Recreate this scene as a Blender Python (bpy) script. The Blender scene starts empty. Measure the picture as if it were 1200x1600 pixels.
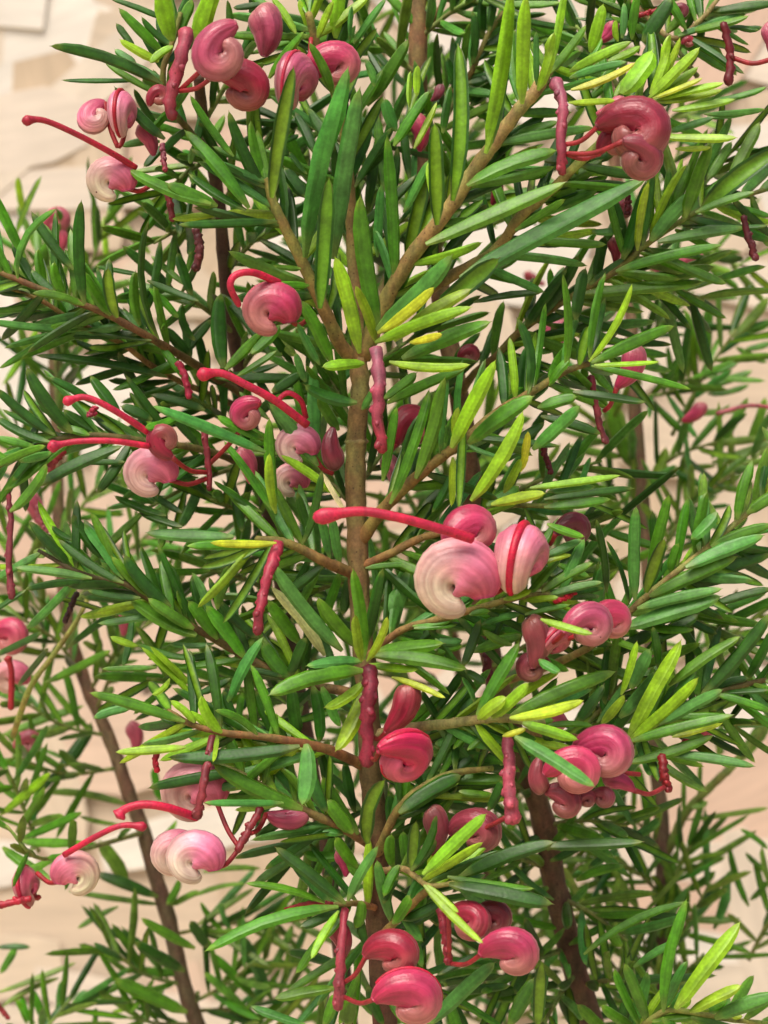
import bpy, math, random
import numpy as np
random.seed(7); np.random.seed(7)
R = random.Random(11)
scene = bpy.context.scene
col = scene.collection

# ------------------------------------------------------------------ camera
KPX = 0.0001            # metres per photo pixel on the focal plane (picture is 0.12 m wide there)
DIST = 0.36             # camera to main stem
ZC = 0.50               # height of the picture's centre above the ground
cam_d = bpy.data.cameras.new('camera'); cam = bpy.data.objects.new('camera', cam_d); col.objects.link(cam)
cam.location = (0, -DIST, ZC); cam.rotation_euler = (math.pi/2, 0, 0)
cam_d.sensor_fit = 'HORIZONTAL'; cam_d.sensor_width = 24.0
cam_d.lens = 24.0*DIST/(1200*KPX)
cam_d.clip_start = 0.01; cam_d.clip_end = 50
cam_d.dof.use_dof = True; cam_d.dof.focus_distance = DIST-0.006; cam_d.dof.aperture_fstop = cam_d.lens/3.3
scene.camera = cam
# ------------------------------------------------------------------ world, sun, exposure
w = bpy.data.worlds.new('World'); scene.world = w; w.use_nodes = True
nt = w.node_tree; bg = nt.nodes['Background']
sky = nt.nodes.new('ShaderNodeTexSky'); sky.sky_type = 'NISHITA'; sky.sun_disc = False
SUN_EL, SUN_AZ = math.radians(58), math.radians(205)
sky.sun_elevation = SUN_EL; sky.sun_rotation = SUN_AZ; sky.dust_density = 9.0; sky.air_density = 1.0; sky.ozone_density = 0.6
nt.links.new(sky.outputs[0], bg.inputs[0]); bg.inputs[1].default_value = 0.10
sd = bpy.data.lights.new('sun', 'SUN'); sun = bpy.data.objects.new('sun', sd); col.objects.link(sun)
sd.energy = 1.5; sd.angle = math.radians(28); sd.color = (1.0, 0.95, 0.87)
from mathutils import Vector
sdir = Vector((math.sin(SUN_AZ)*math.cos(SUN_EL), math.cos(SUN_AZ)*math.cos(SUN_EL), math.sin(SUN_EL)))
sun.rotation_euler = sdir.to_track_quat('Z', 'Y').to_euler(); sun.location = (0, -2, 3)
vs = scene.view_settings
vs.view_transform = 'Standard'; vs.look = 'None'; vs.exposure = 0.52; vs.gamma = 1.0; vs.use_curve_mapping = False
scene.render.resolution_x = 768; scene.render.resolution_y = 1024

# ------------------------------------------------------------------ helpers
def P(px, py, d=0.0):
    """photo pixel at depth d (mm behind the main stem) -> world point"""
    d = d*0.001; s = KPX*(DIST+d)/DIST
    return np.array(((px-600)*s, d, ZC-(py-800)*s))
def S(d): return KPX*(DIST+d*0.001)/DIST
def lin(c):
    c = np.array(c, float)/255.0
    return np.where(c <= 0.04045, c/12.92, ((c+0.055)/1.055)**2.4)
def nrm(v):
    n = np.linalg.norm(v); return v/n if n > 1e-12 else np.array((0, 0, 1.0))
def link(name, mesh, parent=None):
    o = bpy.data.objects.new(name, mesh); col.objects.link(o)
    if parent: o.parent = parent
    return o
def make_mesh(name, V, F, C, mat, smooth=True, flow=None):
    me = bpy.data.meshes.new(name)
    me.from_pydata([tuple(v) for v in V], [], F)
    a = me.attributes.new('tint', 'FLOAT_COLOR', 'POINT')
    c4 = np.ones((len(V), 4), 'f'); c4[:, :3] = np.array(C)
    a.data.foreach_set('color', c4.ravel())
    if flow is not None:
        fa = me.attributes.new('flow', 'FLOAT_VECTOR', 'POINT'); fa.data.foreach_set('vector', np.array(flow, 'f').ravel())
    if smooth: me.polygons.foreach_set('use_smooth', [True]*len(me.polygons))
    me.materials.append(mat); me.update()
    return me
def catmull(pts, n):
    pts = np.array(pts, float)
    if len(pts) == 2: return pts[0]+(pts[1]-pts[0])*np.linspace(0, 1, n)[:, None]
    ex = np.vstack([2*pts[0]-pts[1], pts, 2*pts[-1]-pts[-2]])
    out = []
    m = len(pts)-1
    for u in np.linspace(0, m, n):
        i = min(int(u), m-1); t = u-i
        a, b, c, d = ex[i], ex[i+1], ex[i+2], ex[i+3]
        out.append(0.5*((2*b)+(-a+c)*t+(2*a-5*b+4*c-d)*t*t+(-a+3*b-3*c+d)*t**3))
    return np.array(out)
def frames(sp, ref=None):
    T = np.gradient(sp, axis=0); T = np.array([nrm(t) for t in T])
    n = ref if ref is not None else np.array((0, -1.0, 0.15))
    N = []
    for t in T:
        n = nrm(n-t*np.dot(n, t)); N.append(n)
    N = np.array(N); B = np.cross(T, N)
    return T, N, B
def tube(sp, rad, seg=10, colr=None, flat=1.0, ref=None, bump=0.0, capround=True):
    """closed tube along spine; rad and colr per ring"""
    T, N, B = frames(sp, ref)
    V, C, F = [], [], []
    n = len(sp)
    for i in range(n):
        for j in range(seg):
            a = 2*math.pi*j/seg
            r = rad[i]*(1+bump*(R.random()-0.5))
            V.append(sp[i]+N[i]*math.cos(a)*r*flat+B[i]*math.sin(a)*r)
            C.append(colr[i])
    for i in range(n-1):
        for j in range(seg):
            k = (j+1) % seg
            F.append((i*seg+j, i*seg+k, (i+1)*seg+k, (i+1)*seg+j))
    V.append(sp[0]-T[0]*rad[0]*0.5); C.append(colr[0]); c0 = len(V)-1
    V.append(sp[-1]+T[-1]*rad[-1]*0.5); C.append(colr[-1]); c1 = len(V)-1
    for j in range(seg):
        k = (j+1) % seg
        F.append((c0, k, j)); F.append((c1, (n-1)*seg+j, (n-1)*seg+k))
    return V, F, C
def merge(parts):
    V, F, C = [], [], []
    for v, f, c in parts:
        o = len(V); V += list(v); C += list(c); F += [tuple(i+o for i in q) for q in f]
    return V, F, C
def tag(o, label=None, cat=None, group=None, kind=None):
    for k, v in (('label', label), ('category', cat), ('group', group), ('kind', kind)):
        if v: o[k] = v

# ------------------------------------------------------------------ materials
def base_mat(name):
    m = bpy.data.materials.new(name); m.use_nodes = True
    n = m.node_tree.nodes; l = m.node_tree.links
    p = n['Principled BSDF']; a = n.new('ShaderNodeAttribute'); a.attribute_name = 'tint'
    tc = n.new('ShaderNodeTexCoord')
    return m, n, l, p, a, tc
def vary(n, l, a, tc, scale, lo, hi, stretch=(1, 1, 1), detail=3.0):
    mp = n.new('ShaderNodeMapping'); mp.inputs['Scale'].default_value = stretch
    l.new(tc.outputs['Object'], mp.inputs[0])
    no = n.new('ShaderNodeTexNoise'); no.inputs['Scale'].default_value = scale; no.inputs['Detail'].default_value = detail
    l.new(mp.outputs[0], no.inputs['Vector'])
    mr = n.new('ShaderNodeMapRange'); mr.inputs[1].default_value = 0.3; mr.inputs[2].default_value = 0.7
    mr.inputs[3].default_value = lo; mr.inputs[4].default_value = hi
    l.new(no.outputs[0], mr.inputs[0])
    mx = n.new('ShaderNodeMix'); mx.data_type = 'RGBA'; mx.blend_type = 'MULTIPLY'; mx.inputs[0].default_value = 1.0
    cb = n.new('ShaderNodeCombineColor')
    for i in range(3): l.new(mr.outputs[0], cb.inputs[i])
    l.new(a, mx.inputs[6]); l.new(cb.outputs[0], mx.inputs[7])
    return mx.outputs[2], no.outputs[0]
def leaf_material():
    m, n, l, p, a, tc = base_mat('leaf_skin')
    c, no = vary(n, l, a.outputs['Color'], tc, 420, 0.72, 1.3)
    c, no2 = vary(n, l, c, tc, 1900, 0.86, 1.14)
    p.inputs['Roughness'].default_value = 0.42; p.inputs['Specular IOR Level'].default_value = 0.5
    p.inputs['Sheen Weight'].default_value = 0.0
    l.new(c, p.inputs['Base Color'])
    bp = n.new('ShaderNodeBump'); bp.inputs['Strength'].default_value = 0.3; bp.inputs['Distance'].default_value = 0.00015
    l.new(no2, bp.inputs['Height']); l.new(bp.outputs[0], p.inputs['Normal'])
    tr = n.new('ShaderNodeBsdfTranslucent'); l.new(c, tr.inputs[0])
    mix = n.new('ShaderNodeMixShader'); mix.inputs[0].default_value = 0.2
    l.new(p.outputs[0], mix.inputs[1]); l.new(tr.outputs[0], mix.inputs[2])
    l.new(mix.outputs[0], n['Material Output'].inputs[0])
    return m
def petal_material():
    m, n, l, p, a, tc = base_mat('petal_skin')
    c, no = vary(n, l, a.outputs['Color'], tc, 500, 0.84, 1.12)
    fl = n.new('ShaderNodeAttribute'); fl.attribute_name = 'flow'
    fn = n.new('ShaderNodeTexNoise'); fn.inputs['Scale'].default_value = 1.0; fn.inputs['Detail'].default_value = 2.5; l.new(fl.outputs['Vector'], fn.inputs['Vector'])
    fr = n.new('ShaderNodeValToRGB'); e = fr.color_ramp.elements
    e[0].position = .36; e[0].color = (.72, .46, .52, 1); e[1].position = .68; e[1].color = (1.25, 1.22, 1.24, 1)
    l.new(fn.outputs[0], fr.inputs[0])
    fm = n.new('ShaderNodeMix'); fm.data_type = 'RGBA'; fm.blend_type = 'MULTIPLY'; fm.inputs[0].default_value = .6
    l.new(c, fm.inputs[6]); l.new(fr.outputs[0], fm.inputs[7]); c = fm.outputs[2]
    vo = n.new('ShaderNodeTexVoronoi'); vo.inputs['Scale'].default_value = 330; l.new(tc.outputs['Object'], vo.inputs['Vector'])
    th = n.new('ShaderNodeMath'); th.operation = 'LESS_THAN'; th.inputs[1].default_value = 0.045; l.new(vo.outputs['Distance'], th.inputs[0])
    mx = n.new('ShaderNodeMix'); mx.data_type = 'RGBA'; l.new(th.outputs[0], mx.inputs[0]); l.new(c, mx.inputs[6]); mx.inputs[7].default_value = (0.10, 0.02, 0.02, 1)
    l.new(mx.outputs[2], p.inputs['Base Color'])
    p.inputs['Roughness'].default_value = 0.36; p.inputs['Specular IOR Level'].default_value = 0.5
    p.inputs['Subsurface Weight'].default_value = 0.08; p.inputs['Subsurface Radius'].default_value = (1.0, 0.4, 0.35); p.inputs['Subsurface Scale'].default_value = 0.0012
    p.inputs['Sheen Weight'].default_value = 0.08
    n2 = n.new('ShaderNodeTexNoise'); n2.inputs['Scale'].default_value = 1500; l.new(tc.outputs['Object'], n2.inputs['Vector'])
    bp = n.new('ShaderNodeBump'); bp.inputs['Strength'].default_value = 0.3; bp.inputs['Distance'].default_value = 0.0003
    ad = n.new('ShaderNodeMath'); ad.operation = 'MULTIPLY_ADD'; ad.inputs[1].default_value = 2.5; l.new(fn.outputs[0], ad.inputs[0]); l.new(n2.outputs[0], ad.inputs[2])
    l.new(ad.outputs[0], bp.inputs['Height']); l.new(bp.outputs[0], p.inputs['Normal'])
    return m
def bark_material(name, rough, lo, hi, bump):
    m, n, l, p, a, tc = base_mat(name)
    c, no = vary(n, l, a.outputs['Color'], tc, 700, lo, hi, (1, 1, 0.45))
    c, no2 = vary(n, l, c, tc, 2600, 0.8, 1.2)
    pn = n.new('ShaderNodeTexNoise'); pn.inputs['Scale'].default_value = 260; pn.inputs['Detail'].default_value = 3; l.new(tc.outputs['Object'], pn.inputs['Vector'])
    pr = n.new('ShaderNodeValToRGB'); e = pr.color_ramp.elements
    e[0].position = .38; e[0].color = (.92, .74, .68, 1) if name == 'bark' else (1.1, .85, .9, 1); e[1].position = .62; e[1].color = (.86, 1.02, .74, 1) if name == 'bark' else (.95, .95, .95, 1)
    l.new(pn.outputs[0], pr.inputs[0])
    pm = n.new('ShaderNodeMix'); pm.data_type = 'RGBA'; pm.blend_type = 'MULTIPLY'; pm.inputs[0].default_value = 1.0
    l.new(c, pm.inputs[6]); l.new(pr.outputs[0], pm.inputs[7]); c = pm.outputs[2]
    vo = n.new('ShaderNodeTexVoronoi'); vo.inputs['Scale'].default_value = 900; l.new(tc.outputs['Object'], vo.inputs['Vector'])
    th = n.new('ShaderNodeMath'); th.operation = 'LESS_THAN'; th.inputs[1].default_value = 0.13; l.new(vo.outputs['Distance'], th.inputs[0])
    sm = n.new('ShaderNodeMix'); sm.data_type = 'RGBA'; sm.blend_type = 'MULTIPLY'; l.new(th.outputs[0], sm.inputs[0]); l.new(c, sm.inputs[6]); sm.inputs[7].default_value = (.55, .45, .4, 1); c = sm.outputs[2]
    l.new(c, p.inputs['Base Color']); p.inputs['Roughness'].default_value = rough
    bp = n.new('ShaderNodeBump'); bp.inputs['Strength'].default_value = bump; bp.inputs['Distance'].default_value = 0.0004
    l.new(no, bp.inputs['Height']); l.new(bp.outputs[0], p.inputs['Normal'])
    return m
def wood_material():
    m, n, l, p, a, tc = base_mat('pale_wood')
    c, no = vary(n, l, a.outputs['Color'], tc, 45, 0.9, 1.1, (1, 1, 9.0))
    l.new(c, p.inputs['Base Color']); p.inputs['Roughness'].default_value = 0.75
    return m
def soil_material():
    m, n, l, p, a, tc = base_mat('sandy_soil')
    c, no = vary(n, l, a.outputs['Color'], tc, 60, 0.7, 1.2)
    l.new(c, p.inputs['Base Color']); p.inputs['Roughness'].default_value = 0.95
    return m
LEAF, PETAL = leaf_material(), petal_material()
BARK = bark_material('bark', 0.75, 0.6, 1.4, 0.5)
STALK = bark_material('stalk_skin', 0.5, 0.75, 1.25, 0.35)
WOOD, SOIL = wood_material(), soil_material()

# ------------------------------------------------------------------ setting
def sheet(name, pts, color, mat):
    return link(name, make_mesh(name, pts, [(0, 1, 2, 3)], [lin(color)]*4, mat, False))
g = sheet('ground', [(-3, -3, 0), (3, -3, 0), (3, 3, 0), (-3, 3, 0)], (196, 178, 150), SOIL); tag(g, kind='structure')
def box(sx, sy, sz, o=(0, 0, 0)):
    V = [(o[0]+x*sx/2, o[1]+y*sy/2, o[2]+z*sz/2) for x in (-1, 1) for y in (-1, 1) for z in (-1, 1)]
    F = [(0, 1, 3, 2), (4, 6, 7, 5), (0, 4, 5, 1), (2, 3, 7, 6), (0, 2, 6, 4), (1, 5, 7, 3)]
    return V, F
BOARD_Y = 0.215
bv, bf = box(0.80, 0.012, 1.0, (0, 0, 0.5))
board = link('strand_board', make_mesh('strand_board', bv, bf, [lin((222, 200, 172))*np.array((.80, .835, .90))]*8, WOOD, False))
board.location = (0, BOARD_Y+0.006, 0)
tag(board, 'pale cream board of pressed wood strands standing behind the shrubs', 'board')
strand_tones = [(234, 218, 194), (226, 206, 178), (244, 234, 216), (220, 198, 168), (228, 200, 174), (238, 222, 200), (214, 190, 158), (226, 194, 168)]
strand_meshes = []
for k in range(16):
    L = R.uniform(0.035, 0.085); W = R.uniform(0.010, 0.026)
    n = 7; V, F, C = [], [], []
    t = R.uniform(0.0003, 0.0006)
    up = []
    for i in range(n):
        x = -L/2+L*i/(n-1)
        e = 1.0 if 0 < i < n-1 else R.uniform(0.55, 0.9)
        up.append((x, W/2*e*R.uniform(0.86, 1.08), -W/2*e*R.uniform(0.86, 1.08)))
    for y in (-t, t):
        for x, a, b in up: V += [(x, y, a), (x, y, b)]
    for i in range(n-1):
        q = 2*i; F.append((q, q+1, q+3, q+2)); q2 = q+2*n; F.append((q2, q2+2, q2+3, q2+1))
        F.append((q, q+2, q2+2, q2)); F.append((q+1, q2+1, q2+3, q+3))
    F.append((0, 2*n, 2*n+1, 1)); e = 2*n-2; F.append((e, e+1, e+1+2*n, e+2*n))
    c = lin(strand_tones[k % 8])*np.array((.80, .835, .90))
    strand_meshes.append(make_mesh('wood_strand', V, F, [c*R.uniform(0.93, 1.05) for _ in V], WOOD, False))
for k in range(290):
    o = link('wood_strand', strand_meshes[k % 16], board)
    o.location = (R.uniform(-0.20, 0.20), -0.0062-0.0004-R.random()*0.0022, ZC+R.uniform(-0.24, 0.24))
    o.rotation_euler = (R.uniform(-0.02, 0.02), R.choice((0, 0, math.pi/2, R.uniform(0, 3.14)))+R.uniform(-0.35, 0.35), R.uniform(-0.02, 0.02))

# ------------------------------------------------------------------ shrubs
TONE = {  # upper tint, underside tint; sky sheen painted into 'g', shadow into mature green 'd'
 'd': ((44, 92, 18), (108, 148, 40)), 'm': ((80, 136, 26), (126, 168, 46)), 'g': ((80, 142, 58), (122, 166, 72)),
 'y': ((138, 184, 34), (154, 190, 58)), 'Y': ((188, 202, 48), (186, 200, 76)), 'u': ((44, 92, 18), (106, 150, 32)),
 'b': ((104, 146, 46), (134, 168, 66)), 'p': ((190, 196, 150), (190, 196, 150))}
TONE = {k: (lin(a), lin(b)) for k, (a, b) in TONE.items()}
FINE = ([(-1, -.52, 1.25), (-.70, .06, 1.0)], [(-.70, .06, 1.12), (-.36, .20, .95), (0, .07, 1.2), (.36, .20, .95), (.70, .06, 1.12)], [(.70, .06, 1.0), (1, -.52, 1.25)],
        [(1, -.52, .9), (.74, -.50, .85), (.60, -.16, 0), (0, -.06, -1), (-.60, -.16, 0), (-.74, -.50, .85), (-1, -.52, .9)])
COARSE = ([(-1, -.3, 1.1), (-.45, .18, 1), (.45, .18, 1), (1, -.3, 1.1)], [(1, -.3, 1), (.5, -.14, 0), (-.5, -.14, 0), (-1, -.3, 1)])
RS = [0, .06, .16, .34, .56, .76, .89, .965, 1.0]
RW = [.28, .48, .80, .97, 1.0, .93, .72, .42, .08]
def leaf_geo(spine_pts, width, tone, theta, fine=True):
    """spine_pts: 3 world points (base, control, tip)"""
    a, c, b = spine_pts
    rs = RS if fine else RS[::2]; rw = RW if fine else RW[::2]
    strips = FINE if fine else COARSE
    upc, unc = TONE[tone]
    j = np.array([R.uniform(.86, 1.16), R.uniform(.88, 1.14), R.uniform(.8, 1.2)])
    upc = upc*j; unc = unc*j
    tipc = upc*0.6+lin((196, 196, 90))*0.4
    camp = np.array((0, -DIST, ZC))
    V, C, F, rows = [], [], [], []
    tw = R.uniform(-.45, .45)
    ww = R.uniform(-.5, .5); wp = R.uniform(0, 6)
    for s, wr in zip(rs, rw):
        p = a*(1-s)**2+2*c*s*(1-s)+b*s*s
        t = nrm(2*(1-s)*(c-a)+2*s*(b-c))
        vd = nrm(camp-p); vd = nrm(vd-t*np.dot(vd, t))
        side = np.cross(t, vd)
        if side[2] < 0 and abs(side[2]) > 0.25: side = -side
        th = theta+tw*(s-.5)
        nn = vd*math.cos(th)+side*math.sin(th)
        if tone == 'u': nn = -nn
        wd = np.cross(t, nn)
        hw = width*0.5*wr
        hw *= 1+0.05*math.sin(wp+s*11)
        rows.append((p, wd, nn, hw, s))
    for strip in strips:
        o = len(V); n = len(strip)
        for p, wd, nn, hw, s in rows:
            for x, h, u in strip:
                V.append(p+wd*x*hw+nn*h*hw*0.8)
                if u > 0:
                    cc = upc*u*(0.90+0.2*s)
                    if s > .9: cc = cc*.55+tipc*.45
                    if s < .1: cc = cc*.6+lin((150, 165, 80))*.4
                elif u < 0: cc = unc*1.2
                else: cc = unc
                C.append(cc)
        m = len(rows)
        for i in range(m-1):
            for q in range(n-1):
                F.append((o+i*n+q, o+i*n+q+1, o+(i+1)*n+q+1, o+(i+1)*n+q))
        t = nrm(b-c)
        V.append(b+t*width*0.2); C.append(lin((130, 96, 60)))
        for q in range(n-1): F.append((len(V)-1, o+(m-1)*n+q, o+(m-1)*n+q+1))
    return V, F, C

class Shrub:
    def __init__(self, label, base_px, depth):
        self.root = bpy.data.objects.new('flowering_shrub', None); col.objects.link(self.root)
        b = P(*base_px, depth); self.root.location = (b[0], b[1], 0); bpy.context.view_layer.update()
        self.off = np.array((b[0], b[1], 0))
        tag(self.root, label, 'shrub', 'flowering shrubs in front of the wood board')
        self.branches = []   # (object, px samples, depth samples, radius samples)
        self.leaves = []     # (priority, geo, branch object)
    def put(self, name, geo, mat, parent=None, flow=None):
        V, F, C = geo
        V = [v-self.off for v in V]
        return link(name, make_mesh(name, V, F, C, mat, True, flow), parent or self.root)
    def branch(self, name, pts, w0, w1, c0, c1, mat=BARK, n=None, to_ground=False, bump=0.14):
        """pts: (px, py, depth mm) from base to tip; widths in px"""
        pp = catmull(pts, n or max(8, 5*len(pts)))
        sp = np.array([P(*q) for q in pp]); k = len(sp)
        wd = np.linspace(w0, w1, k)*(1+0.05*np.sin(np.arange(k)*2.1+w0))
        rad = np.array([wd[i]*.5*S(pp[i][2]) for i in range(k)])
        c0, c1 = lin(c0), lin(c1)
        cc = [c0+(c1-c0)*i/(k-1) for i in range(k)]
        if to_ground:
            e = np.array((self.off[0], self.off[1], -0.01))
            low = catmull([e, e*0.5+sp[0]*0.5+np.array((0.004, 0.004, 0)), sp[0]], 8)[:-1]
            sp = np.vstack([low, sp]); rad = np.concatenate([np.linspace(rad[0]*1.5, rad[0], len(low)), rad]); cc = [cc[0]]*len(low)+cc
        o = self.put(name, tube(sp, rad, 10, cc, bump=bump), mat)
        self.branches.append((o, pp[:, :2], pp[:, 2], wd))
        return o
    def nearest(self, x, y, among):
        best = None
        for o, q, d, wd in among:
            i = int(np.argmin((q[:, 0]-x)**2+(q[:, 1]-y)**2))
            dd = math.hypot(q[i, 0]-x, q[i, 1]-y)
            if best is None or dd < best[0]: best = (dd, o, q[i], d[i], wd[i])
        return best
    def leafset(self, text, among=None, dz=0.0, prio=10.0, fine=True):
        among = among if among is not None else self.branches
        for line in text.strip().replace('\n', ';').split(';'):
            f = line.split()
            if len(f) < 6: continue
            bx, by, tx, ty, w_ = map(float, f[:5]); tone = f[5]
            bend = float(f[6]) if len(f) > 6 else R.uniform(-4, 4)
            z = float(f[7]) if len(f) > 7 else 0.0
            dd, o, q, d, bw = self.nearest(bx, by, among)
            if dd < 26: bx, by = bx*.4+q[0]*.6, by*.4+q[1]*.6
            L = math.hypot(tx-bx, ty-by)
            if w_ <= 10: th = R.uniform(.75, 1.0)
            elif tone in 'Yy': th = R.uniform(.2, .75)
            else: th = R.uniform(.1, .75)
            if tone == 'u': th = R.uniform(-.25, .25)
            wv = w_/max(.66, math.cos(th*.85))*.90
            d0 = d+dz+z-(bw*.05 if z <= 0 else 0)+R.uniform(-1.5, 1.5)
            d1 = d0+z*.3+R.uniform(-.3, .18)*L*.1
            nx, ny = (ty-by)/L, -(tx-bx)/L
            mx_, my_ = (bx+tx)/2+nx*bend*2, (by+ty)/2+ny*bend*2
            a = P(bx, by, d0); b = P(tx, ty, d1); c = P(mx_, my_, (d0+d1)/2+R.uniform(-.1, .05)*L*.1)
            geo = leaf_geo((a, c, b), wv*S((d0+d1)/2), tone, th, fine)
            self.leaves.append((prio+L*w_*1e-3, geo, o))
    def sprig(self, pts, n, llen, lw, tones, w0=9, w1=4, ang=(30, 65), c=(120, 130, 80), fine=False, start=.1, draw=True, prio=0.0):
        o = self.branch('branch', pts, w0, w1, c, (128, 150, 80), n=14)
        _, q, d, wd = self.branches[-1]
        sp = np.array([P(q[i, 0], q[i, 1], d[i]) for i in range(len(q))])
        T, N, B = frames(sp)
        for i in range(n):
            u = start+(1-start)*(i+R.random()*.7)/n
            k = u*(len(sp)-1); k0 = min(int(k), len(sp)-2); f = k-k0
            p = sp[k0]*(1-f)+sp[k0+1]*f; t = T[k0]
            az = i*2.4+R.uniform(-.5, .5); an = math.radians(R.uniform(*ang))*(1-.55*max(0, u-.75)*4*.6)
            rd = N[k0]*math.cos(az)+B[k0]*math.sin(az)
            dr = t*math.cos(an)+rd*math.sin(an)
            s = S(d[k0]); L = llen*R.uniform(.7, 1.15)*s
            b = p+dr*L; cpt = p+dr*L*.5+rd*L*R.uniform(-.05, .13)+np.array((0, 0, L*R.uniform(-.02, .05)))
            self.leaves.append((prio+R.random()*.1, leaf_geo((p, cpt, b), lw*R.uniform(.8, 1.15)*s, R.choice(tones), R.uniform(-.9, .9), fine), o))
    def fill(self, objs, per100, llen, lw, tones, behind=6, ang=(28, 70), prio=6.0, start=.12):
        for o, q, d, wd in [b for b in self.branches if b[0] in objs]:
            ln = np.hypot(np.diff(q[:, 0]), np.diff(q[:, 1])).sum(); n = int(ln*per100/100)
            sp = np.array([P(q[i, 0], q[i, 1], d[i]) for i in range(len(q))]); T, N, B = frames(sp)
            for i in range(n):
                u = start+(1-start)*(i+R.random()*.8)/n; k = u*(len(sp)-1); k0 = min(int(k), len(sp)-2); f = k-k0
                p = sp[k0]*(1-f)+sp[k0+1]*f; t = T[k0]
                az = math.pi+R.uniform(-1.9, 1.9)      # mostly the far side of the twig
                an = math.radians(R.uniform(*ang)); rd = N[k0]*math.cos(az)+B[k0]*math.sin(az)
                dr = t*math.cos(an)+rd*math.sin(an); s = S(d[k0]); L = llen*R.uniform(.65, 1.15)*s
                b = p+dr*L+np.array((0, behind*.0004, 0)); c = p+dr*L*.5+rd*L*R.uniform(-.06, .14)
                self.leaves.append((prio+R.random(), leaf_geo((p, c, b), lw*R.uniform(.8, 1.15)*s, R.choice(tones), R.uniform(-.8, .8), True), o))
    def stalk(self, pts, w0, w1, c0=(196, 92, 104), c1=(150, 56, 62)):
        pp = catmull(pts, 16); sp = np.array([P(*q) for q in pp]); k = len(sp)
        rad = np.array([np.interp(i, (0, k-1), (w0, w1))*.5*S(pp[i][2])*(1+.12*math.sin(i*2.4)+R.uniform(-.1, .1)) for i in range(k)])
        for i in range(1, k-1): sp[i] = sp[i]+np.array((R.uniform(-1, 1), R.uniform(-1, 1), 0))*rad[i]*.22
        a, b = lin(c0)*np.array((.64, .56, .70)), lin(c1)*np.array((.64, .56, .70))
        cc = [(a+(b-a)*i/(k-1))*R.uniform(.8, 1.25) for i in range(k)]
        geos = [tube(sp, rad, 9, cc, bump=.2)]
        T, N, B = frames(sp)
        for i in range(2, k-1):      # pedicel scars
            az = i*2.3; rd = N[i]*math.cos(az)+B[i]*math.sin(az)
            if R.random() < .35: continue
            r = rad[i]*R.uniform(.45, .75); e = sp[i]+rd*rad[i]*.75
            geos.append(tube(np.array([sp[i], e, e+rd*r*R.uniform(.3, .7)+T[i]*r*.7]), np.array([r*1.2, r, r*.6]), 7, [cc[i], cc[i]*R.uniform(.8, 1.1), cc[i]*R.uniform(.8, 1.5)]))
        return self.put('flower_stalk', merge(geos), STALK)
    def finish(self):
        self.leaves.sort(key=lambda t: -t[0])
        for k, (pr, geo, o) in enumerate(self.leaves[:298]):
            self.put('leaf', geo, LEAF, o)
        rest = [g for _, g, _ in self.leaves[298:]]
        if rest:
            o = self.put('foliage', merge(rest), LEAF); tag(o, kind='stuff')

# ---- flower shapes: spine in the flower's own plane (x to the right, y up), radius, unit = flower size
OPEN = [(.31, -.30, .11), (.28, -.17, .26), (.18, -.04, .35), (.02, .06, .335), (-.15, .04, .30), (-.25, -.09, .26), (-.22, -.25, .215), (-.10, -.35, .19), (.02, -.37, .15), (.07, -.35, .06)]
BUD = [(-.47, -.20, .06), (-.40, -.10, .15), (-.25, .06, .23), (-.02, .17, .275), (.17, .12, .28), (.225, -.05, .26), (.13, -.18, .225), (-.02, -.19, .20), (-.08, -.10, .18), (-.05, -.04, .09)]
LONG = [(.02, -.53, .05), (.03, -.43, .11), (.06, -.26, .185), (.06, -.05, .235), (.0, .14, .26), (-.08, .29, .235), (-.15, .38, .165), (-.18, .41, .06)]
CAP = [(-.47, -.24, .07), (-.38, -.12, .18), (-.22, .0, .27), (0, .06, .32), (.18, .02, .32), (.27, -.11, .27), (.20, -.24, .22), (.06, -.27, .18), (-.01, -.23, .15), (-.02, -.2, .06)]
EGG = [(a, b, r*1.32) for a, b, r in LONG]
SHAPES = {'cap': CAP, 'egg': EGG, 'open': OPEN, 'bud': BUD, 'long': LONG, 'slit': OPEN}
PAL = {  # base, middle, limb
 'white': ((212, 84, 122), (224, 142, 160), (226, 224, 190)),
 'pale': ((206, 92, 124), (218, 140, 156), (216, 198, 176)),
 'pink': ((186, 46, 78), (202, 72, 104), (198, 136, 124)),
 'hot': ((206, 28, 78), (216, 44, 94), (204, 92, 112)),
 'deep': ((152, 32, 50), (170, 46, 66), (170, 106, 92)),
 'dark': ((112, 30, 42), (126, 42, 52), (124, 74, 70)),
 'rose': ((184, 72, 92), (200, 96, 116), (192, 134, 124)),
 'dull': ((146, 62, 66), (158, 74, 78), (162, 108, 92)),
 'blur': ((186, 82, 94), (196, 100, 108), (196, 130, 124))}
PAL = {k: [lin(c)*(np.array((.76, .62, .86)) if k not in ('white', 'pale') else np.array((.92, .80, .95)))**(1, 1, .5)[q]*(1, 1, .93)[q] for q, c in enumerate(v)] for k, v in PAL.items()}
STYLE_RED = ((200, 30, 62), (206, 48, 74))
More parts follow.
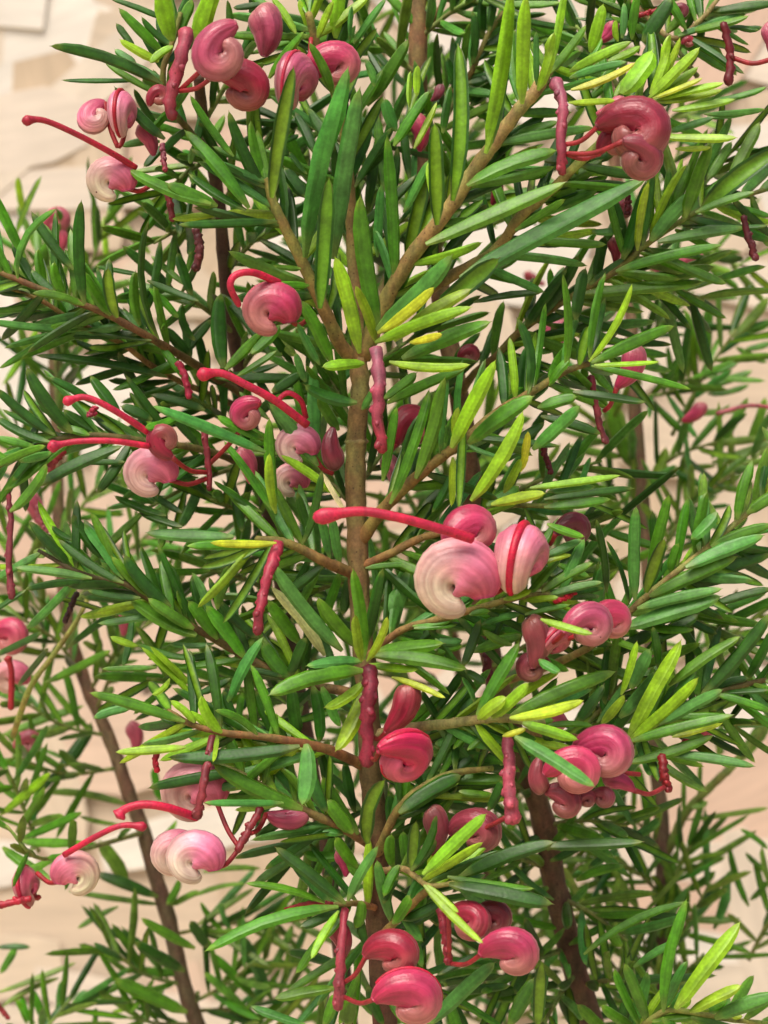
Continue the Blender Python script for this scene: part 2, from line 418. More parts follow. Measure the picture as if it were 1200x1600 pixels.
def flower(sh, kind, cx, cy, size, rot=0, flip=1, yaw=0, pal='pink', z=-8, lat=.7, stem=None, style=None, swell=16, sw=10, ends=None, stylecol=STYLE_RED, name='flower'):
    ctrl = SHAPES[kind]; n = 26
    if kind in ('bud', 'cap', 'long'): yaw += R.uniform(-22, 22); lat *= R.uniform(.95, 1.15)
    sp = catmull(ctrl, n); rad = np.maximum(sp[:, 2], .03)
    c = math.cos(math.radians(rot)); s = math.sin(math.radians(rot)); cyw = math.cos(math.radians(yaw)); syw = math.sin(math.radians(yaw))
    sc = size*S(z); o = P(cx, cy, z)
    ex = np.array((1., 0, 0)); ey = np.array((0., 1, 0)); ez = np.array((0., 0, 1))
    def tow(x, y, zz=0.0):   # local plane -> world (zz towards the viewer)
        x *= flip
        xx, yy = x*cyw+zz*syw, y
        dd = -x*syw+zz*cyw
        X, Y = xx*c-yy*s, xx*s+yy*c
        return o+sc*(ex*X+ez*Y-ey*dd)
    mid = np.array([tow(a, b) for a, b, _ in sp])
    tx = np.gradient(sp[:, 0]); ty = np.gradient(sp[:, 1])
    V, C, F, FL = [], [], [], []
    fo_ = R.uniform(0, 50)
    seg = 28
    pa = PAL[pal]
    jit = np.array([R.uniform(.93, 1.07) for _ in range(3)])
    dors = []
    ph = [R.uniform(0, 6.28) for _ in range(4)]
    strk = [R.uniform(-1, 1) for _ in range(28)]; strk = [(strk[q-1]+2*strk[q]+strk[(q+1) % 28])/4 for q in range(28)]
    for i in range(n):
        l = math.hypot(tx[i], ty[i]) or 1; nx, ny = -ty[i]/l, tx[i]/l
        if kind in ('bud',): nx, ny = nx, ny
        u = i/(n-1)
        k1, k2 = {'open': (.30, .32), 'slit': (.46, .3), 'bud': (.42, .26), 'cap': (.46, .2), 'long': (.55, .4), 'egg': (.5, .4)}[kind]
        col_ = (pa[0]+(pa[1]-pa[0])*min(1, u/k1)) if u < k1 else (pa[1]+(pa[2]-pa[1])*min(1, (u-k1)/k2))
        # outward (convex) side of the curl is the side away from the curl's centre
        out = 1 if kind in ('bud', 'cap') else -1
        for j in range(seg):
            a = 2*math.pi*j/seg
            ca, sa = math.cos(a), math.sin(a)
            sa_ = a if a < math.pi else 2*math.pi-a
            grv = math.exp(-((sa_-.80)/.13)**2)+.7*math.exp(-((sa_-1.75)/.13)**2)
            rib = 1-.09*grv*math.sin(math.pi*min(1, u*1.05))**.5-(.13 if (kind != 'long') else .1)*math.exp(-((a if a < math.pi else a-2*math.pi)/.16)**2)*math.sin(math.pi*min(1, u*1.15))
            r = rad[i]*rib*(1+R.uniform(-.012, .012)+.035*math.sin(2*a+6*u+ph[0])+.03*math.sin(3*a-8*u+ph[1]))
            FL.append((ca*3.6+fo_, sa*3.6, u*2.2))
            lat_i = lat*(1+(.42*max(0, u-.45)/.55 if kind in ('bud', 'cap') else 0))
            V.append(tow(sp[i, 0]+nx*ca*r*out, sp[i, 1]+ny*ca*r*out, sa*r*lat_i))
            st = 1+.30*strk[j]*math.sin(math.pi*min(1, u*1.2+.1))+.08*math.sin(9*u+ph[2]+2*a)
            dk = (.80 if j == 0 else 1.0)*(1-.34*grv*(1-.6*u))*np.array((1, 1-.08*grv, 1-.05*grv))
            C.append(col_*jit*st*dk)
        dors.append(tow(sp[i, 0]+nx*rad[i]*out*.95, sp[i, 1]+ny*rad[i]*out*.95))
    for i in range(n-1):
        for j in range(seg):
            k = (j+1) % seg
            F.append((i*seg+j, i*seg+k, (i+1)*seg+k, (i+1)*seg+j))
    F.append(tuple(range(seg))); F.append(tuple((n-1)*seg+j for j in reversed(range(seg))))
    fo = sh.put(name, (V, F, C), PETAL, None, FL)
    if kind == 'slit' or style == 'slit':
        pts = np.array(dors[3:-5])
        w_ = sw*.5*S(z)
        sh.put('style', tube(catmull(pts, 18), np.linspace(w_, w_*.6, 18), 8, [lin(stylecol[0])*np.array((.78, .62, .95))]*18), STALK, fo)
    if style is not None and style != 'slit':
        pp = [p if len(p) == 3 else (p[0], p[1], z-3) for p in style]
        q = catmull(pp, 28); pts = np.array([P(*v) for v in q])
        base = sw*.5*S(z); rr = []
        for i in range(28):
            u = i/27
            r = base*(1.0-.12*u)
            if swell: r = base*.95+(swell*.5*S(z)-base*.95)*math.exp(-((u-.95)/.075)**2) if u > .72 else r
            rr.append(r)
        rr[-1] *= .72
        a, b = lin(stylecol[0])*np.array((.78, .62, .95)), lin(stylecol[1])*np.array((.78, .62, .95))
        sh.put('style', tube(pts, np.array(rr), 10, [a+(b-a)*i/27 for i in range(28)]), STALK, fo)
    if stem is not None:
        a = mid[1]; b = P(*stem) if len(stem) == 3 else P(stem[0], stem[1], z+2)
        m_ = (a+b)/2+np.array((0, 0, -.0008))
        r = 3.6*S(z)
        sh.put('flower_stem', tube(catmull([b, m_, a], 9), np.array([r*1.1]*8+[r*1.4]), 7, [lin((150, 42, 48))*R.uniform(.75, 1.1) for _ in range(9)]), STALK, fo)
    return fo

# ================================================================== main shrub
TAN, OLIVE, RED, DARK = (150, 124, 84), (140, 140, 78), (112, 66, 52), (92, 66, 56)
A = Shrub('sharp central shrub with upright reddish-brown stem and one large pink and white bloom', (605, 1640), 4)
stemA = A.branch('stem', [(606, 1650, 4), (597, 1540, 3), (588, 1420, 2), (590, 1320, 1), (580, 1220, 0), (577, 1130, 0), (570, 1040, 0), (562, 940, 0), (558, 840, 0), (555, 740, 0), (558, 670, 0), (563, 610, 0), (560, 560, 0)], 40, 30, (88, 54, 46), (138, 122, 76), to_ground=True, n=60)
aAL = A.branch('branch', [(560, 572, 0), (532, 538, -2), (505, 480, -4), (470, 405, -6), (440, 345, -7), (424, 308, -7), (418, 280, -7)], 24, 13, (140, 116, 66), (150, 146, 80))
aAM = A.branch('branch', [(562, 570, 2), (556, 470, 6), (550, 390, 7), (546, 290, 6), (530, 170, 2), (495, 70, -2), (482, 20, -4)], 22, 12, (140, 120, 76), (150, 140, 84))
aAR = A.branch('branch', [(566, 560, 0), (598, 480, -1), (640, 405, -3), (697, 332, -5), (740, 267, -6), (775, 220, -7), (812, 170, -8), (840, 138, -8), (862, 95, -6)], 26, 20, (136, 118, 66), (172, 156, 104))
aR2 = A.branch('branch', [(600, 500, 2), (690, 440, 3), (770, 395, 3), (812, 340, 1), (850, 308, 0), (920, 240, -2), (985, 180, -4), (1020, 152, -4)], 20, 12, (140, 120, 72), (150, 160, 84))
aA5 = A.branch('branch', [(562, 850, 0), (595, 800, -3), (640, 755, -6), (680, 722, -7), (725, 688, -8), (775, 645, -8), (835, 610, -6), (880, 582, -4), (920, 568, -4)], 22, 9, (136, 110, 62), (120, 110, 60))
aA4 = A.branch('branch', [(560, 888, 0), (612, 864, -3), (660, 840, -4), (720, 826, -5)], 15, 11, (142, 100, 66), (140, 126, 70))
aA3 = A.branch('branch', [(556, 898, 0), (507, 877, -4), (475, 860, -5), (440, 846, -6), (400, 842, -6)], 19, 11, (140, 106, 66), (124, 116, 60))
aA11 = A.branch('branch', [(568, 1032, 0), (605, 1000, -4), (638, 980, -6), (707, 962, -9), (775, 942, -11), (830, 930, -12), (880, 930, -12)], 13, 9, (150, 110, 76), (130, 130, 70))
aA12 = A.branch('branch', [(576, 1150, 0), (660, 1135, -4), (700, 1131, -7), (750, 1124, -10), (790, 1122, -12), (850, 1130, -12)], 18, 14, (140, 120, 90), (150, 160, 96))
aA2 = A.branch('branch', [(572, 1198, 0), (525, 1176, -4), (490, 1165, -6), (450, 1157, -8), (400, 1150, -9), (350, 1145, -10), (300, 1132, -10), (262, 1110, -9)], 18, 8, (138, 92, 62), (120, 100, 56))
aL2 = A.branch('branch', [(568, 1085, 0), (480, 1068, 2), (400, 1035, 3), (320, 990, 3), (270, 962, 2), (235, 938, 1), (195, 912, 0), (150, 903, 0), (110, 888, 0), (60, 860, 2)], 15, 6, (120, 96, 56), (70, 70, 40))
aA6 = A.branch('branch', [(576, 1318, 0), (525, 1288, -4), (475, 1266, -6), (425, 1238, -7), (375, 1208, -8), (330, 1190, -8)], 17, 8, (136, 100, 70), (90, 110, 50))
aA7 = A.branch('branch', [(590, 1335, 0), (604, 1300, -4), (622, 1265, -6), (648, 1238, -7), (700, 1210, -7), (770, 1200, -6)], 16, 9, (150, 130, 80), (120, 120, 60))
aA8 = A.branch('branch', [(590, 1362, 0), (628, 1357, -6), (650, 1370, -9), (672, 1384, -11), (720, 1378, -12)], 11, 8, (176, 150, 110), (140, 150, 80))
aA9 = A.branch('branch', [(586, 1418, 0), (560, 1412, -4), (538, 1412, -8), (510, 1415, -9)], 11, 8, (150, 100, 70), (120, 130, 70))
aA10 = A.branch('branch', [(590, 1470, 0), (627, 1430, -5), (667, 1392, -7), (700, 1372, -7)], 15, 10, (150, 120, 70), (140, 130, 70))
of = lambda *os: [b for b in A.branches if b[0] in os]
# node scars on the stem
for (x, y, w_) in ((557, 690, 37),):
    a = A.put('node_ring', tube(np.array([P(x, y+5, 0), P(x, y, 0), P(x, y-5, 0)]), np.array([w_*.42, w_*.5, w_*.40])*KPX, 12, [lin((150, 140, 96))]*3, bump=.2), BARK, stemA)

A.leafset('''
424 308 458 107 28 u 4 -11; 418 332 358 175 22 d 4 2; 413 310 392 190 18 m 2 3; 390 325 290 205 24 m -6 -1; 365 245 298 150 14 m 3 4; 385 328 296 272 16 d 2 -1
340 322 262 288 26 m 0; 425 352 280 351 16 d 0 -1; 345 332 270 342 14 y 0; 330 318 203 265 22 m 3 -2; 492 240 462 176 18 d -3 6; 440 222 466 210 10 d 0 10; 480 272 452 237 9 d 0 10
480 308 445 262 24 d 0 5; 500 570 465 505 14 g 0 -4; 520 568 473 472 24 m -4 -4; 478 597 462 552 14 g 0 -2; 475 447 434 445 14 m 0 -6; 462 422 428 415 10 m 0 -2
350 575 345 460 28 d 4 6; 352 577 408 520 18 m 0 4; 392 552 437 508 20 m 0 4; 370 587 432 548 12 m 0 3; 425 612 470 583 20 d 0 4''', [A.branches[1]])
A.leafset('''
478 402 543 108 34 g 7 -13; 522 405 562 140 32 g 4 -11; 500 482 514 280 29 u 0 -14; 517 155 484 68 17 m -5 -12; 420 122 474 50 17 m 3 -9; 462 52 425 -5 14 y; 490 55 468 0 15 y; 502 55 520 2 14 y 2
525 60 535 -30 26 y 0; 552 68 602 -2 14 g 2; 547 62 550 10 9 g 0; 410 5 365 12 12 d 0; 573 165 637 63 24 m 0 2; 585 135 572 95 14 g; 560 242 598 152 20 u 0 1; 592 512 563 308 31 m 5 -12; 590 402 596 290 17 g 0 -4
567 297 612 200 15 d 3 -3; 617 440 605 213 22 m -3 -8; 565 552 524 403 26 y -4 -12; 588 535 556 448 18 y -5 -11; 620 205 602 155 22 g 0; 580 562 505 573 20 y -3 -6; 558 628 477 602 22 d 4 -6; 565 640 582 610 14 g 0 -4
492 720 492 570 24 g 0 0; 497 728 422 632 24 g -4 -2; 420 655 374 612 12 m 0 3; 530 672 498 620 20 m 0 -2; 512 390 480 290 18 d 0 4; 535 300 545 200 20 d 0 5; 575 330 590 240 18 d 0 5; 600 300 590 180 18 m 0 6; 640 280 628 180 16 d 0 8
545 120 560 60 14 m 0 2;  455 60 440 15 12 d; 530 100 555 40 12 m; 605 130 575 80 12 d 0 6''', [A.branches[2]])
A.leafset('''
683 352 679 195 28 u 0 -5; 702 315 716 72 29 u -9 -5; 755 238 799 -12 27 y -8 -3; 765 225 795 60 18 g -4 0; 815 162 822 -5 25 y 0 -5; 843 140 866 52 20 y -2 -4; 833 132 838 50 11 g 0 -1; 872 92 885 -20 15 y 0; 868 118 915 40 16 m 0
615 228 670 143 19 m 2 2; 647 232 682 160 12 y 0 2; 692 208 705 135 15 d 0 3; 630 332 668 252 16 g 0 3; 628 402 665 275 26 u 0 2; 652 150 653 103 14 y 0 5; 640 168 642 112 10 y 0 5; 672 385 882 285 27 m 3 -9; 735 290 868 235 27 m 10 -6
595 517 705 400 32 g -3 -8; 600 527 677 450 20 Y -3 -11; 615 532 735 452 24 y 8 -9; 682 485 778 405 34 u 0 -3; 600 541 735 480 22 y 5 -9; 640 535 690 523 14 Y 0 -13; 628 560 765 503 29 m 6 -6; 608 565 733 570 17 y -6 -12
600 622 650 583 20 m 0 -4; 605 630 727 575 19 m 4 -4; 660 420 720 330 22 d 4 2; 690 400 760 320 22 d 0 4; 720 300 790 240 20 m 0 3; 640 470 700 420 20 d 0 3; 625 470 650 390 18 m 0 1; 750 270 820 200 18 d 0 3; 780 235 850 180 20 d 0 2; 800 220 870 190 18 m 0 2''', [A.branches[3]])
A.leafset('''
730 445 1010 277 36 g 4 -8; 810 367 882 312 15 m 0 -3; 835 375 946 382 17 m 0; 890 112 985 65 18 y 2 -4; 890 122 978 97 16 g 3 -5; 892 140 992 98 14 Y -4 -7; 888 160 960 157 12 y 0 -14; 950 95 1000 72 14 y; 970 146 1018 80 36 y 0 0
1010 140 1047 55 20 y; 1012 137 1062 60 14 y; 1012 150 1092 75 20 y 2 -3; 1025 150 1090 105 16 y 0 -3; 1020 155 1097 122 10 Y 0 -4; 1022 160 1130 130 14 y 2 -4; 1030 168 1128 140 14 y -2 -4; 1050 172 1148 155 14 y 0 -3; 1045 205 1115 183 14 g 0
1035 213 1150 215 16 y 0 -4; 1055 232 1110 230 10 y 0; 922 82 942 8 22 y 0; 966 65 963 32 11 y; 972 60 975 5 13 g; 988 62 997 -10 16 m; 1005 65 1048 -3 28 d 0 4; 900 130 940 60 14 m 0 3; 930 140 975 80 16 m 0 3; 960 150 990 110 18 y 0 3; 900 170 950 130 14 m 0 5
850 250 960 240 26 d 0 4; 840 300 985 290 24 d 6 5; 900 330 1000 282 24 d 0 4; 740 472 845 457 13 d 5 2; 880 290 940 250 24 m 0 1; 860 330 930 295 18 m 0 3; 780 420 850 350 22 m 0 5; 820 385 905 320 20 d 0 5''', [A.branches[4]])
A.leafset('''
598 752 620 637 17 m 0 -4; 612 787 670 610 19 m -3 -6; 652 747 695 592 24 m -3 -3; 682 702 700 592 12 g 0 -1; 700 697 773 565 28 y 3 -5; 705 672 716 637 14 y; 717 792 725 662 17 u 0 -3; 740 698 832 620 30 m 6 -4; 735 782 816 645 26 y -5 -7; 787 770 813 718 16 y 0 -4
812 737 825 675 14 Y -3 -4; 832 702 905 635 24 g 0 -4; 840 637 900 620 22 m; 845 650 938 678 18 d 3 0; 767 788 850 771 20 y 3 -8; 828 762 968 743 14 y 0 -4; 855 768 930 760 12 g 0 -3; 850 780 990 763 15 d 2; 850 792 953 780 18 m 0 -2; 823 617 808 497 17 d -16 -3
885 574 880 430 15 m -8 -2; 718 725 705 790 14 y; 708 737 675 800 14 d; 737 702 778 712 9 g; 940 573 1030 565 9 y 0 -10; 930 577 1078 608 13 m 2 -10; 930 566 1052 510 22 m 3 -4; 920 560 987 445 13 y -7 -5; 925 547 945 427 15 m 3 -2; 905 566 920 510 20 u 0
900 500 915 420 22 d 0 4; 895 612 1008 628 16 d 2 0; 815 622 825 540 20 d 0 4; 795 632 800 575 18 u 0 5; 790 700 850 660 18 d 0 4; 860 610 890 560 16 m; 770 720 830 690 22 d 0 3; 760 790 810 760 24 m 0 2; 660 790 720 740 20 d 0 5; 640 780 655 700 14 d 0 5''', [A.branches[5]])
A.leafset('''
530 776 440 712 16 y -4 0; 475 842 503 737 15 d -5 -3; 430 792 421 655 20 m 3 0; 432 802 421 710 17 y 3 -3; 425 797 351 690 15 m -4 1; 412 686 340 650 16 m 0; 415 706 240 635 20 g -2 -5; 410 800 335 752 10 d 0 2; 365 838 230 832 23 g 0 0; 430 852 330 848 14 Y 2 -4; 425 864 293 853 18 m -2 -3
480 840 430 760 18 m 0 2; 500 850 465 770 16 d 0 2; 520 860 500 790 16 g 0 3; 450 830 400 745 16 m 0 4; 540 800 505 740 10 p 0 -2; 535 870 520 810 18 g 0 2; 500 880 460 960 16 m 0 5; 480 880 450 940 16 d 0 5; 530 900 500 980 18 m 0 4; 545 905 535 960 18 d 0 3''', [A.branches[7]])
A.leafset('''
340 952 358 885 20 m 2 -4; 385 1032 323 947 24 m -4 -4; 345 997 295 940 24 m; 405 997 345 940 18 d; 357 1102 410 997 20 g 8 -8; 400 1142 385 1040 18 m 0 -6; 450 1057 412 1005 26 m; 440 1062 385 1045 12 d; 470 1007 420 940 24 m 0 -3; 535 1017 425 880 25 g 5 -6; 508 1024 425 918 20 p -8 -4; 550 1012 497 935 25 m 4 -6
568 1032 552 890 23 m -6 -9; 562 1037 555 962 18 y 0 -12; 580 1007 598 890 20 d 0 -3; 578 1037 605 965 15 y -3 -10; 453 1057 478 997 22 d 3 -5; 560 1036 480 1040 20 g -5 -9; 562 1046 422 1085 30 m -11 -11; 450 1085 467 1157 24 d -4 -4; 490 1075 498 1160 22 d 3 -4; 560 1060 508 1105 20 y 4 -9
565 1080 525 1172 28 y 3 -8; 505 1072 532 1135 18 g 0 -2; 122 882 47 815 18 d 2; 115 843 82 822 12 d; 195 910 92 843 16 d 5 -2; 170 876 115 805 22 d 3; 200 896 132 818 20 g -3 1; 160 905 112 850 20 m 0 2; 275 936 195 868 23 d 6 -3; 235 926 175 870 16 m 0; 145 906 25 887 16 g -3 -2; 135 921 40 921 14 d -4
40 922 -10 955 10 d; 215 941 137 922 14 d; 300 1002 205 935 26 m 2 -4; 305 986 232 935 20 m 0 -3; 310 972 277 922 14 m 0; 360 1060 310 1083 14 d; 460 1075 400 1085 18 d 0 4; 285 823 218 800 14 d 0 6; 245 1043 160 1045 11 m 0 -2; 215 1009 173 995 13 y 0; 300 1028 215 1007 13 m; 330 1012 265 1005 11 g
305 1092 222 1012 13 y -4 -4; 300 1072 235 1010 12 y -2 -3; 350 1030 290 1030 14 d 0 3; 380 1060 330 1040 16 m 0 3; 420 1040 370 1010 16 d 0 3; 330 980 300 900 18 d 0 4; 265 960 245 890 16 d 0 4''', of(aL2, stemA))
A.leafset('''
615 985 637 892 30 g 3 3; 575 893 645 882 12 m 2 -3; 590 1021 692 1005 25 m 3 -4; 585 1028 728 1045 26 m 8 -6; 585 1048 652 1046 15 y 0 -8; 612 1058 695 1090 12 Y 3 -9; 680 1022 722 1010 16 m; 680 998 722 1000 15 g; 645 978 706 968 11 m; 650 987 714 975 11 m; 700 990 732 980 12 d; 735 970 765 955 12 m; 755 965 800 953 12 m
752 976 812 960 14 g; 722 1042 750 970 18 d 0 -4; 680 1112 722 1048 16 d 0 0; 738 1018 815 993 20 m; 800 1008 755 985 14 m; 855 818 912 838 15 m 0; 852 868 908 843 16 g; 850 880 892 867 11 y; 848 918 925 880 18 m; 850 935 940 910 15 g; 783 933 830 922 12 y 0 -2; 820 948 872 933 12 y; 820 960 890 945 11 m; 845 967 925 990 14 y 0 -14; 842 1030 875 1050 16 g 0 -4
700 960 740 930 14 m 0 4; 660 985 690 940 18 d 0 5; 690 985 640 1010 16 d 0 4; 740 985 790 990 16 m 0 4; 770 990 830 975 16 d 0 4; 800 905 850 860 18 d 0 6; 790 960 760 1010 18 d 0 5; 870 880 920 900 14 m 0 3; 860 900 900 870 18 d 0 4; 610 930 590 860 18 d 0 6; 640 940 655 880 16 g 0 6''', of(aA11, aA4))
A.leafset('''
742 1107 810 1005 23 m 3 -4; 727 1047 758 1068 16 d; 742 1097 722 1058 10 g; 745 1121 790 1090 24 y 4 -5; 770 1121 825 1068 22 y 0 -5; 800 1111 960 1050 26 m 5 -3; 795 1119 910 1095 20 Y -4 -7; 800 1123 865 1125 18 m; 815 1136 902 1155 20 y 2 -6; 805 1150 928 1228 24 g 4 -15; 862 1138 925 1133 12 m
785 1150 822 1138 11 Y 0 -4; 670 1175 790 1192 24 m 4 2; 680 1162 712 1148 20 g; 708 1170 740 1140 11 m; 730 1172 762 1146 11 m; 690 1150 740 1160 14 d 0 3; 640 1165 700 1190 18 d 0 4; 720 1185 780 1175 14 d 0 4; 900 1130 943 1070 20 d 0 2; 690 1125 660 1080 14 d 0 3; 700 1128 740 1090 16 g 0 2; 820 1100 870 1060 18 m 0 2; 700 1195 760 1210 16 m 0 4''', of(aA12, aA7))
A.leafset('''
465 1172 265 1183 26 d 4 -3; 478 1163 472 1256 32 g 3 -13; 560 1196 475 1178 17 d; 345 1144 315 1088 20 y 5 -4; 402 1146 337 1110 14 m -8 -4; 330 1141 295 1112 14 y; 290 1129 142 1083 20 m -3 -3; 205 1106 147 1122 16 g; 305 1123 267 1095 14 y; 290 1167 182 1175 16 y 0 -4; 265 1060 238 1085 10 y
380 1150 350 1080 16 d 0 4; 430 1150 400 1080 18 d 0 5; 350 1160 280 1190 14 m 0 4; 420 1165 380 1200 14 m 0 5; 310 1135 250 1120 14 d 0 2; 500 1180 520 1240 18 d 0 3; 440 1165 420 1230 16 m 0 4; 338 1155 333 1190 9 y 0 -3''', [b for b in A.branches if b[0] == aA2])
bA6 = [b for b in A.branches if b[0] in (aA6,)]
A.leafset('''
475 1264 335 1195 27 m 4 -2; 440 1261 320 1254 13 g 0 -9; 483 1190 511 1268 23 d -4 -6; 562 1298 505 1215 25 m 4 0; 555 1302 512 1250 26 m 0 -2; 530 1311 472 1292 20 g; 530 1336 475 1332 20 m; 560 1356 525 1310 22 m 0 -2; 572 1319 600 1220 27 u 12 -9; 450 1255 400 1225 18 d 0 3; 500 1290 450 1310 16 d 0 4
545 1320 505 1370 16 d 0 3; 520 1280 490 1210 18 m 0 3; 400 1225 360 1250 12 m 0 3; 380 1210 330 1235 12 d 0 4; 555 1270 540 1190 18 d 0 4''', bA6)
A.leafset('''
540 1411 432 1325 23 d -3 -6; 505 1403 385 1380 14 m -8 -2; 530 1421 322 1485 23 m -16 -6; 542 1401 590 1323 19 g 5 -8; 530 1438 487 1497 15 y -3 -10; 500 1463 463 1520 15 m; 525 1543 430 1560 20 m -4 0; 480 1602 393 1572 16 g 0; 560 1370 545 1330 14 m; 565 1400 555 1450 20 m; 560 1430 575 1480 16 d; 520 1415 490 1445 12 d; 545 1602 550 1560 30 m 0 -4; 505 1602 522 1555 20 m; 560 1520 530 1600 18 m 0 2; 575 1540 600 1600 18 d''', [b for b in A.branches if b[0] in (aA9,)])
A.leafset('''
628 1273 720 1212 30 d 5 -2; 675 1206 788 1216 22 m 0 2; 632 1285 715 1230 18 d 0; 762 1266 785 1220 18 d 0 -6; 717 1236 768 1240 14 m; 640 1300 660 1245 16 m 0 3; 620 1300 610 1240 18 d 0 2; 660 1230 640 1180 16 d 0 4; 690 1215 740 1180 18 d 0 3''', [b for b in A.branches if b[0] == aA7])
A.leafset('''
670 1356 758 1273 24 y 3 -10; 645 1359 682 1275 15 d -6 -8; 650 1351 650 1285 22 u 0 -2; 615 1350 612 1305 20 m; 715 1359 865 1316 27 d 8 -4; 850 1322 1003 1315 22 d 2 -4; 698 1365 833 1388 16 m -2 -9; 700 1380 862 1412 30 d 3 -6; 668 1382 716 1425 13 y 0 -12; 662 1385 754 1473 15 y -2 -18; 690 1350 752 1338 12 m 0 -4; 600 1412 622 1372 14 d; 632 1441 690 1405 20 d; 612 1440 640 1400 20 m 0 -3
685 1523 752 1490 14 d 2; 668 1602 772 1505 26 g 3 -6; 795 1602 833 1530 26 m; 840 1602 847 1505 24 u 0 -6; 620 1420 660 1470 18 g 0 2; 640 1440 660 1510 20 g 0 4; 625 1345 600 1400 18 m; 660 1395 640 1450 22 m 0 3; 690 1340 720 1290 18 d 0 4; 700 1350 760 1310 20 d 0 3; 640 1350 630 1300 20 m 0 3; 610 1560 640 1600 16 m; 700 1560 720 1620 20 m 0 3''', [b for b in A.branches if b[0] in (aA8, aA10)])

A.fill((aAL, aAM, aAR, aR2), 7, 140, 17, 'ddmmguy'); A.fill((aA5, aA4, aA3, aA11, aA12, aA2), 8, 138, 16, 'ddmmguy'); A.fill((aL2, aA6, aA7, aA8, aA9, aA10), 8, 132, 16, 'ddmmguy')
for a in ((565, 900, 430, 960, 4, 12), (560, 800, 440, 690, 6, 14), (560, 760, 660, 640, 8, 18), (575, 1130, 460, 1060, 6, 14), (580, 1200, 690, 1280, 6, 14), (585, 1260, 470, 1330, 8, 14), (590, 1380, 700, 1460, 8, 16), (565, 700, 500, 560, 8, 14), (560, 600, 660, 520, 10, 16), (590, 1450, 500, 1560, 8, 14), (595, 1500, 720, 1570, 8, 16), (565, 640, 420, 560, 10, 18), (580, 1180, 700, 1170, 6, 12), (570, 960, 660, 900, 8, 16), (545, 300, 640, 200, 10, 20), (535, 220, 430, 190, 10, 20), (550, 420, 650, 330, 10, 20), (548, 380, 470, 270, 10, 16)):
    A.sprig([(a[0], a[1], a[4]), ((a[0]+a[2])/2, (a[1]+a[3])/2-8, (a[4]+a[5])/2), (a[2], a[3], a[5])], R.randint(11, 15), 138, 16, 'ddmmgu', 9, 5, fine=True, prio=4)
# flower stalks and blooms of the main shrub
A.stalk([(290, 48, -12), (283, 90, -13), (272, 130, -13), (266, 160, -13), (269, 186, -13)], 24, 17)
A.stalk([(253, 225, -8), (258, 268, -9)], 9, 8, (150, 80, 90)); A.stalk([(240, 288, -6), (262, 302, -7), (270, 345, -7)], 12, 10, (150, 60, 64), (140, 60, 60))
flower(A, 'bud', 342, 80, 100, 78, -1, -14, 'rose', -22, .8, (282, 140, -13))
flower(A, 'cap', 380, 126, 92, -36, 1, 10, 'deep', -16, .8, (280, 142, -13))
flower(A, 'egg', 414, 46, 80, -4, 1, 0, 'rose', -8, 1.0)
flower(A, 'slit', 460, 120, 104, -10, 1, 74, 'rose', -13, .85, sw=8, stylecol=((190, 40, 66), (190, 40, 66)))
flower(A, 'cap', 516, 96, 90, 12, 1, -10, 'pink', -8, .75, (486, 60, -4))
flower(A, 'bud', 147, 182, 60, 80, -1, 20, 'pale', -6, .8, (184, 230, -6))
flower(A, 'slit', 190, 172, 82, 0, 1, 80, 'pale', -8, .75, (185, 230, -6), sw=9, stylecol=((176, 24, 44), (170, 24, 44)))
flower(A, 'bud', 246, 150, 40, 30, 1, 0, 'deep', -8, .8); flower(A, 'long', 230, 217, 54, 20, 1, 0, 'rose', -2, .9)
flower(A, 'open', 174, 274, 80, 0, 1, 8, 'white', -10, .7, (240, 286, -6), [(212, 262, -10), (176, 240, -13), (120, 210, -16), (68, 188, -18), (36, 189, -19)], 17, 10, stylecol=((180, 30, 48), (170, 38, 54)))
A.stalk([(868, 124, -12), (878, 165, -14), (876, 220, -15), (879, 272, -15)], 20, 14, (190, 110, 124), (160, 52, 62))
flower(A, 'bud', 992, 202, 118, -28, 1, 10, 'deep', -18, 1.0, (882, 226, -15)); flower(A, 'bud', 1000, 244, 80, -60, 1, 10, 'dull', -19, .95, (884, 240, -15)); flower(A, 'bud', 958, 222, 56, 20, 1, 0, 'deep', -15, .8, (884, 240, -15)); flower(A, 'long', 958, 168, 54, -70, 1, 0, 'rose', -15, .8)
flower(A, 'open', 424, 476, 94, 0, 1, 6, 'pink', -14, .75, (480, 500, -5), [(436, 442, -14), (396, 426, -17), (368, 430, -18), (360, 448, -18), (374, 478, -16)], 0, 12)
A.stalk([(588, 545, -12), (593, 600, -14), (591, 650, -14), (598, 706, -14)], 20, 17, (176, 104, 116), (176, 60, 70))
flower(A, 'bud', 385, 645, 62, 60, -1, -15, 'pink', -8, .8, (322, 730, -2)); flower(A, 'open', 466, 690, 72, 0, 1, 0, 'pale', -2, .7, (520, 740, 0), [(480, 664, -10), (430, 626, -13), (382, 600, -15), (345, 583, -16), (310, 586, -17)], 22, 13)
flower(A, 'open', 455, 745, 60, 0, 1, 10, 'white', 3, .7, None, [(478, 652, -3), (470, 626, -6), (450, 614, -7), (433, 626, -7)], 0, 9)
flower(A, 'long', 520, 703, 68, 178, 1, 0, 'dark', -6, .8); flower(A, 'long', 385, 725, 60, 10, 1, 0, 'blur', 8, .8); flower(A, 'bud', 640, 668, 78, 30, 1, 0, 'deep', 10, .8, (600, 700, 2)); flower(A, 'long', 612, 735, 60, 10, 1, 0, 'pale', 10, .8)
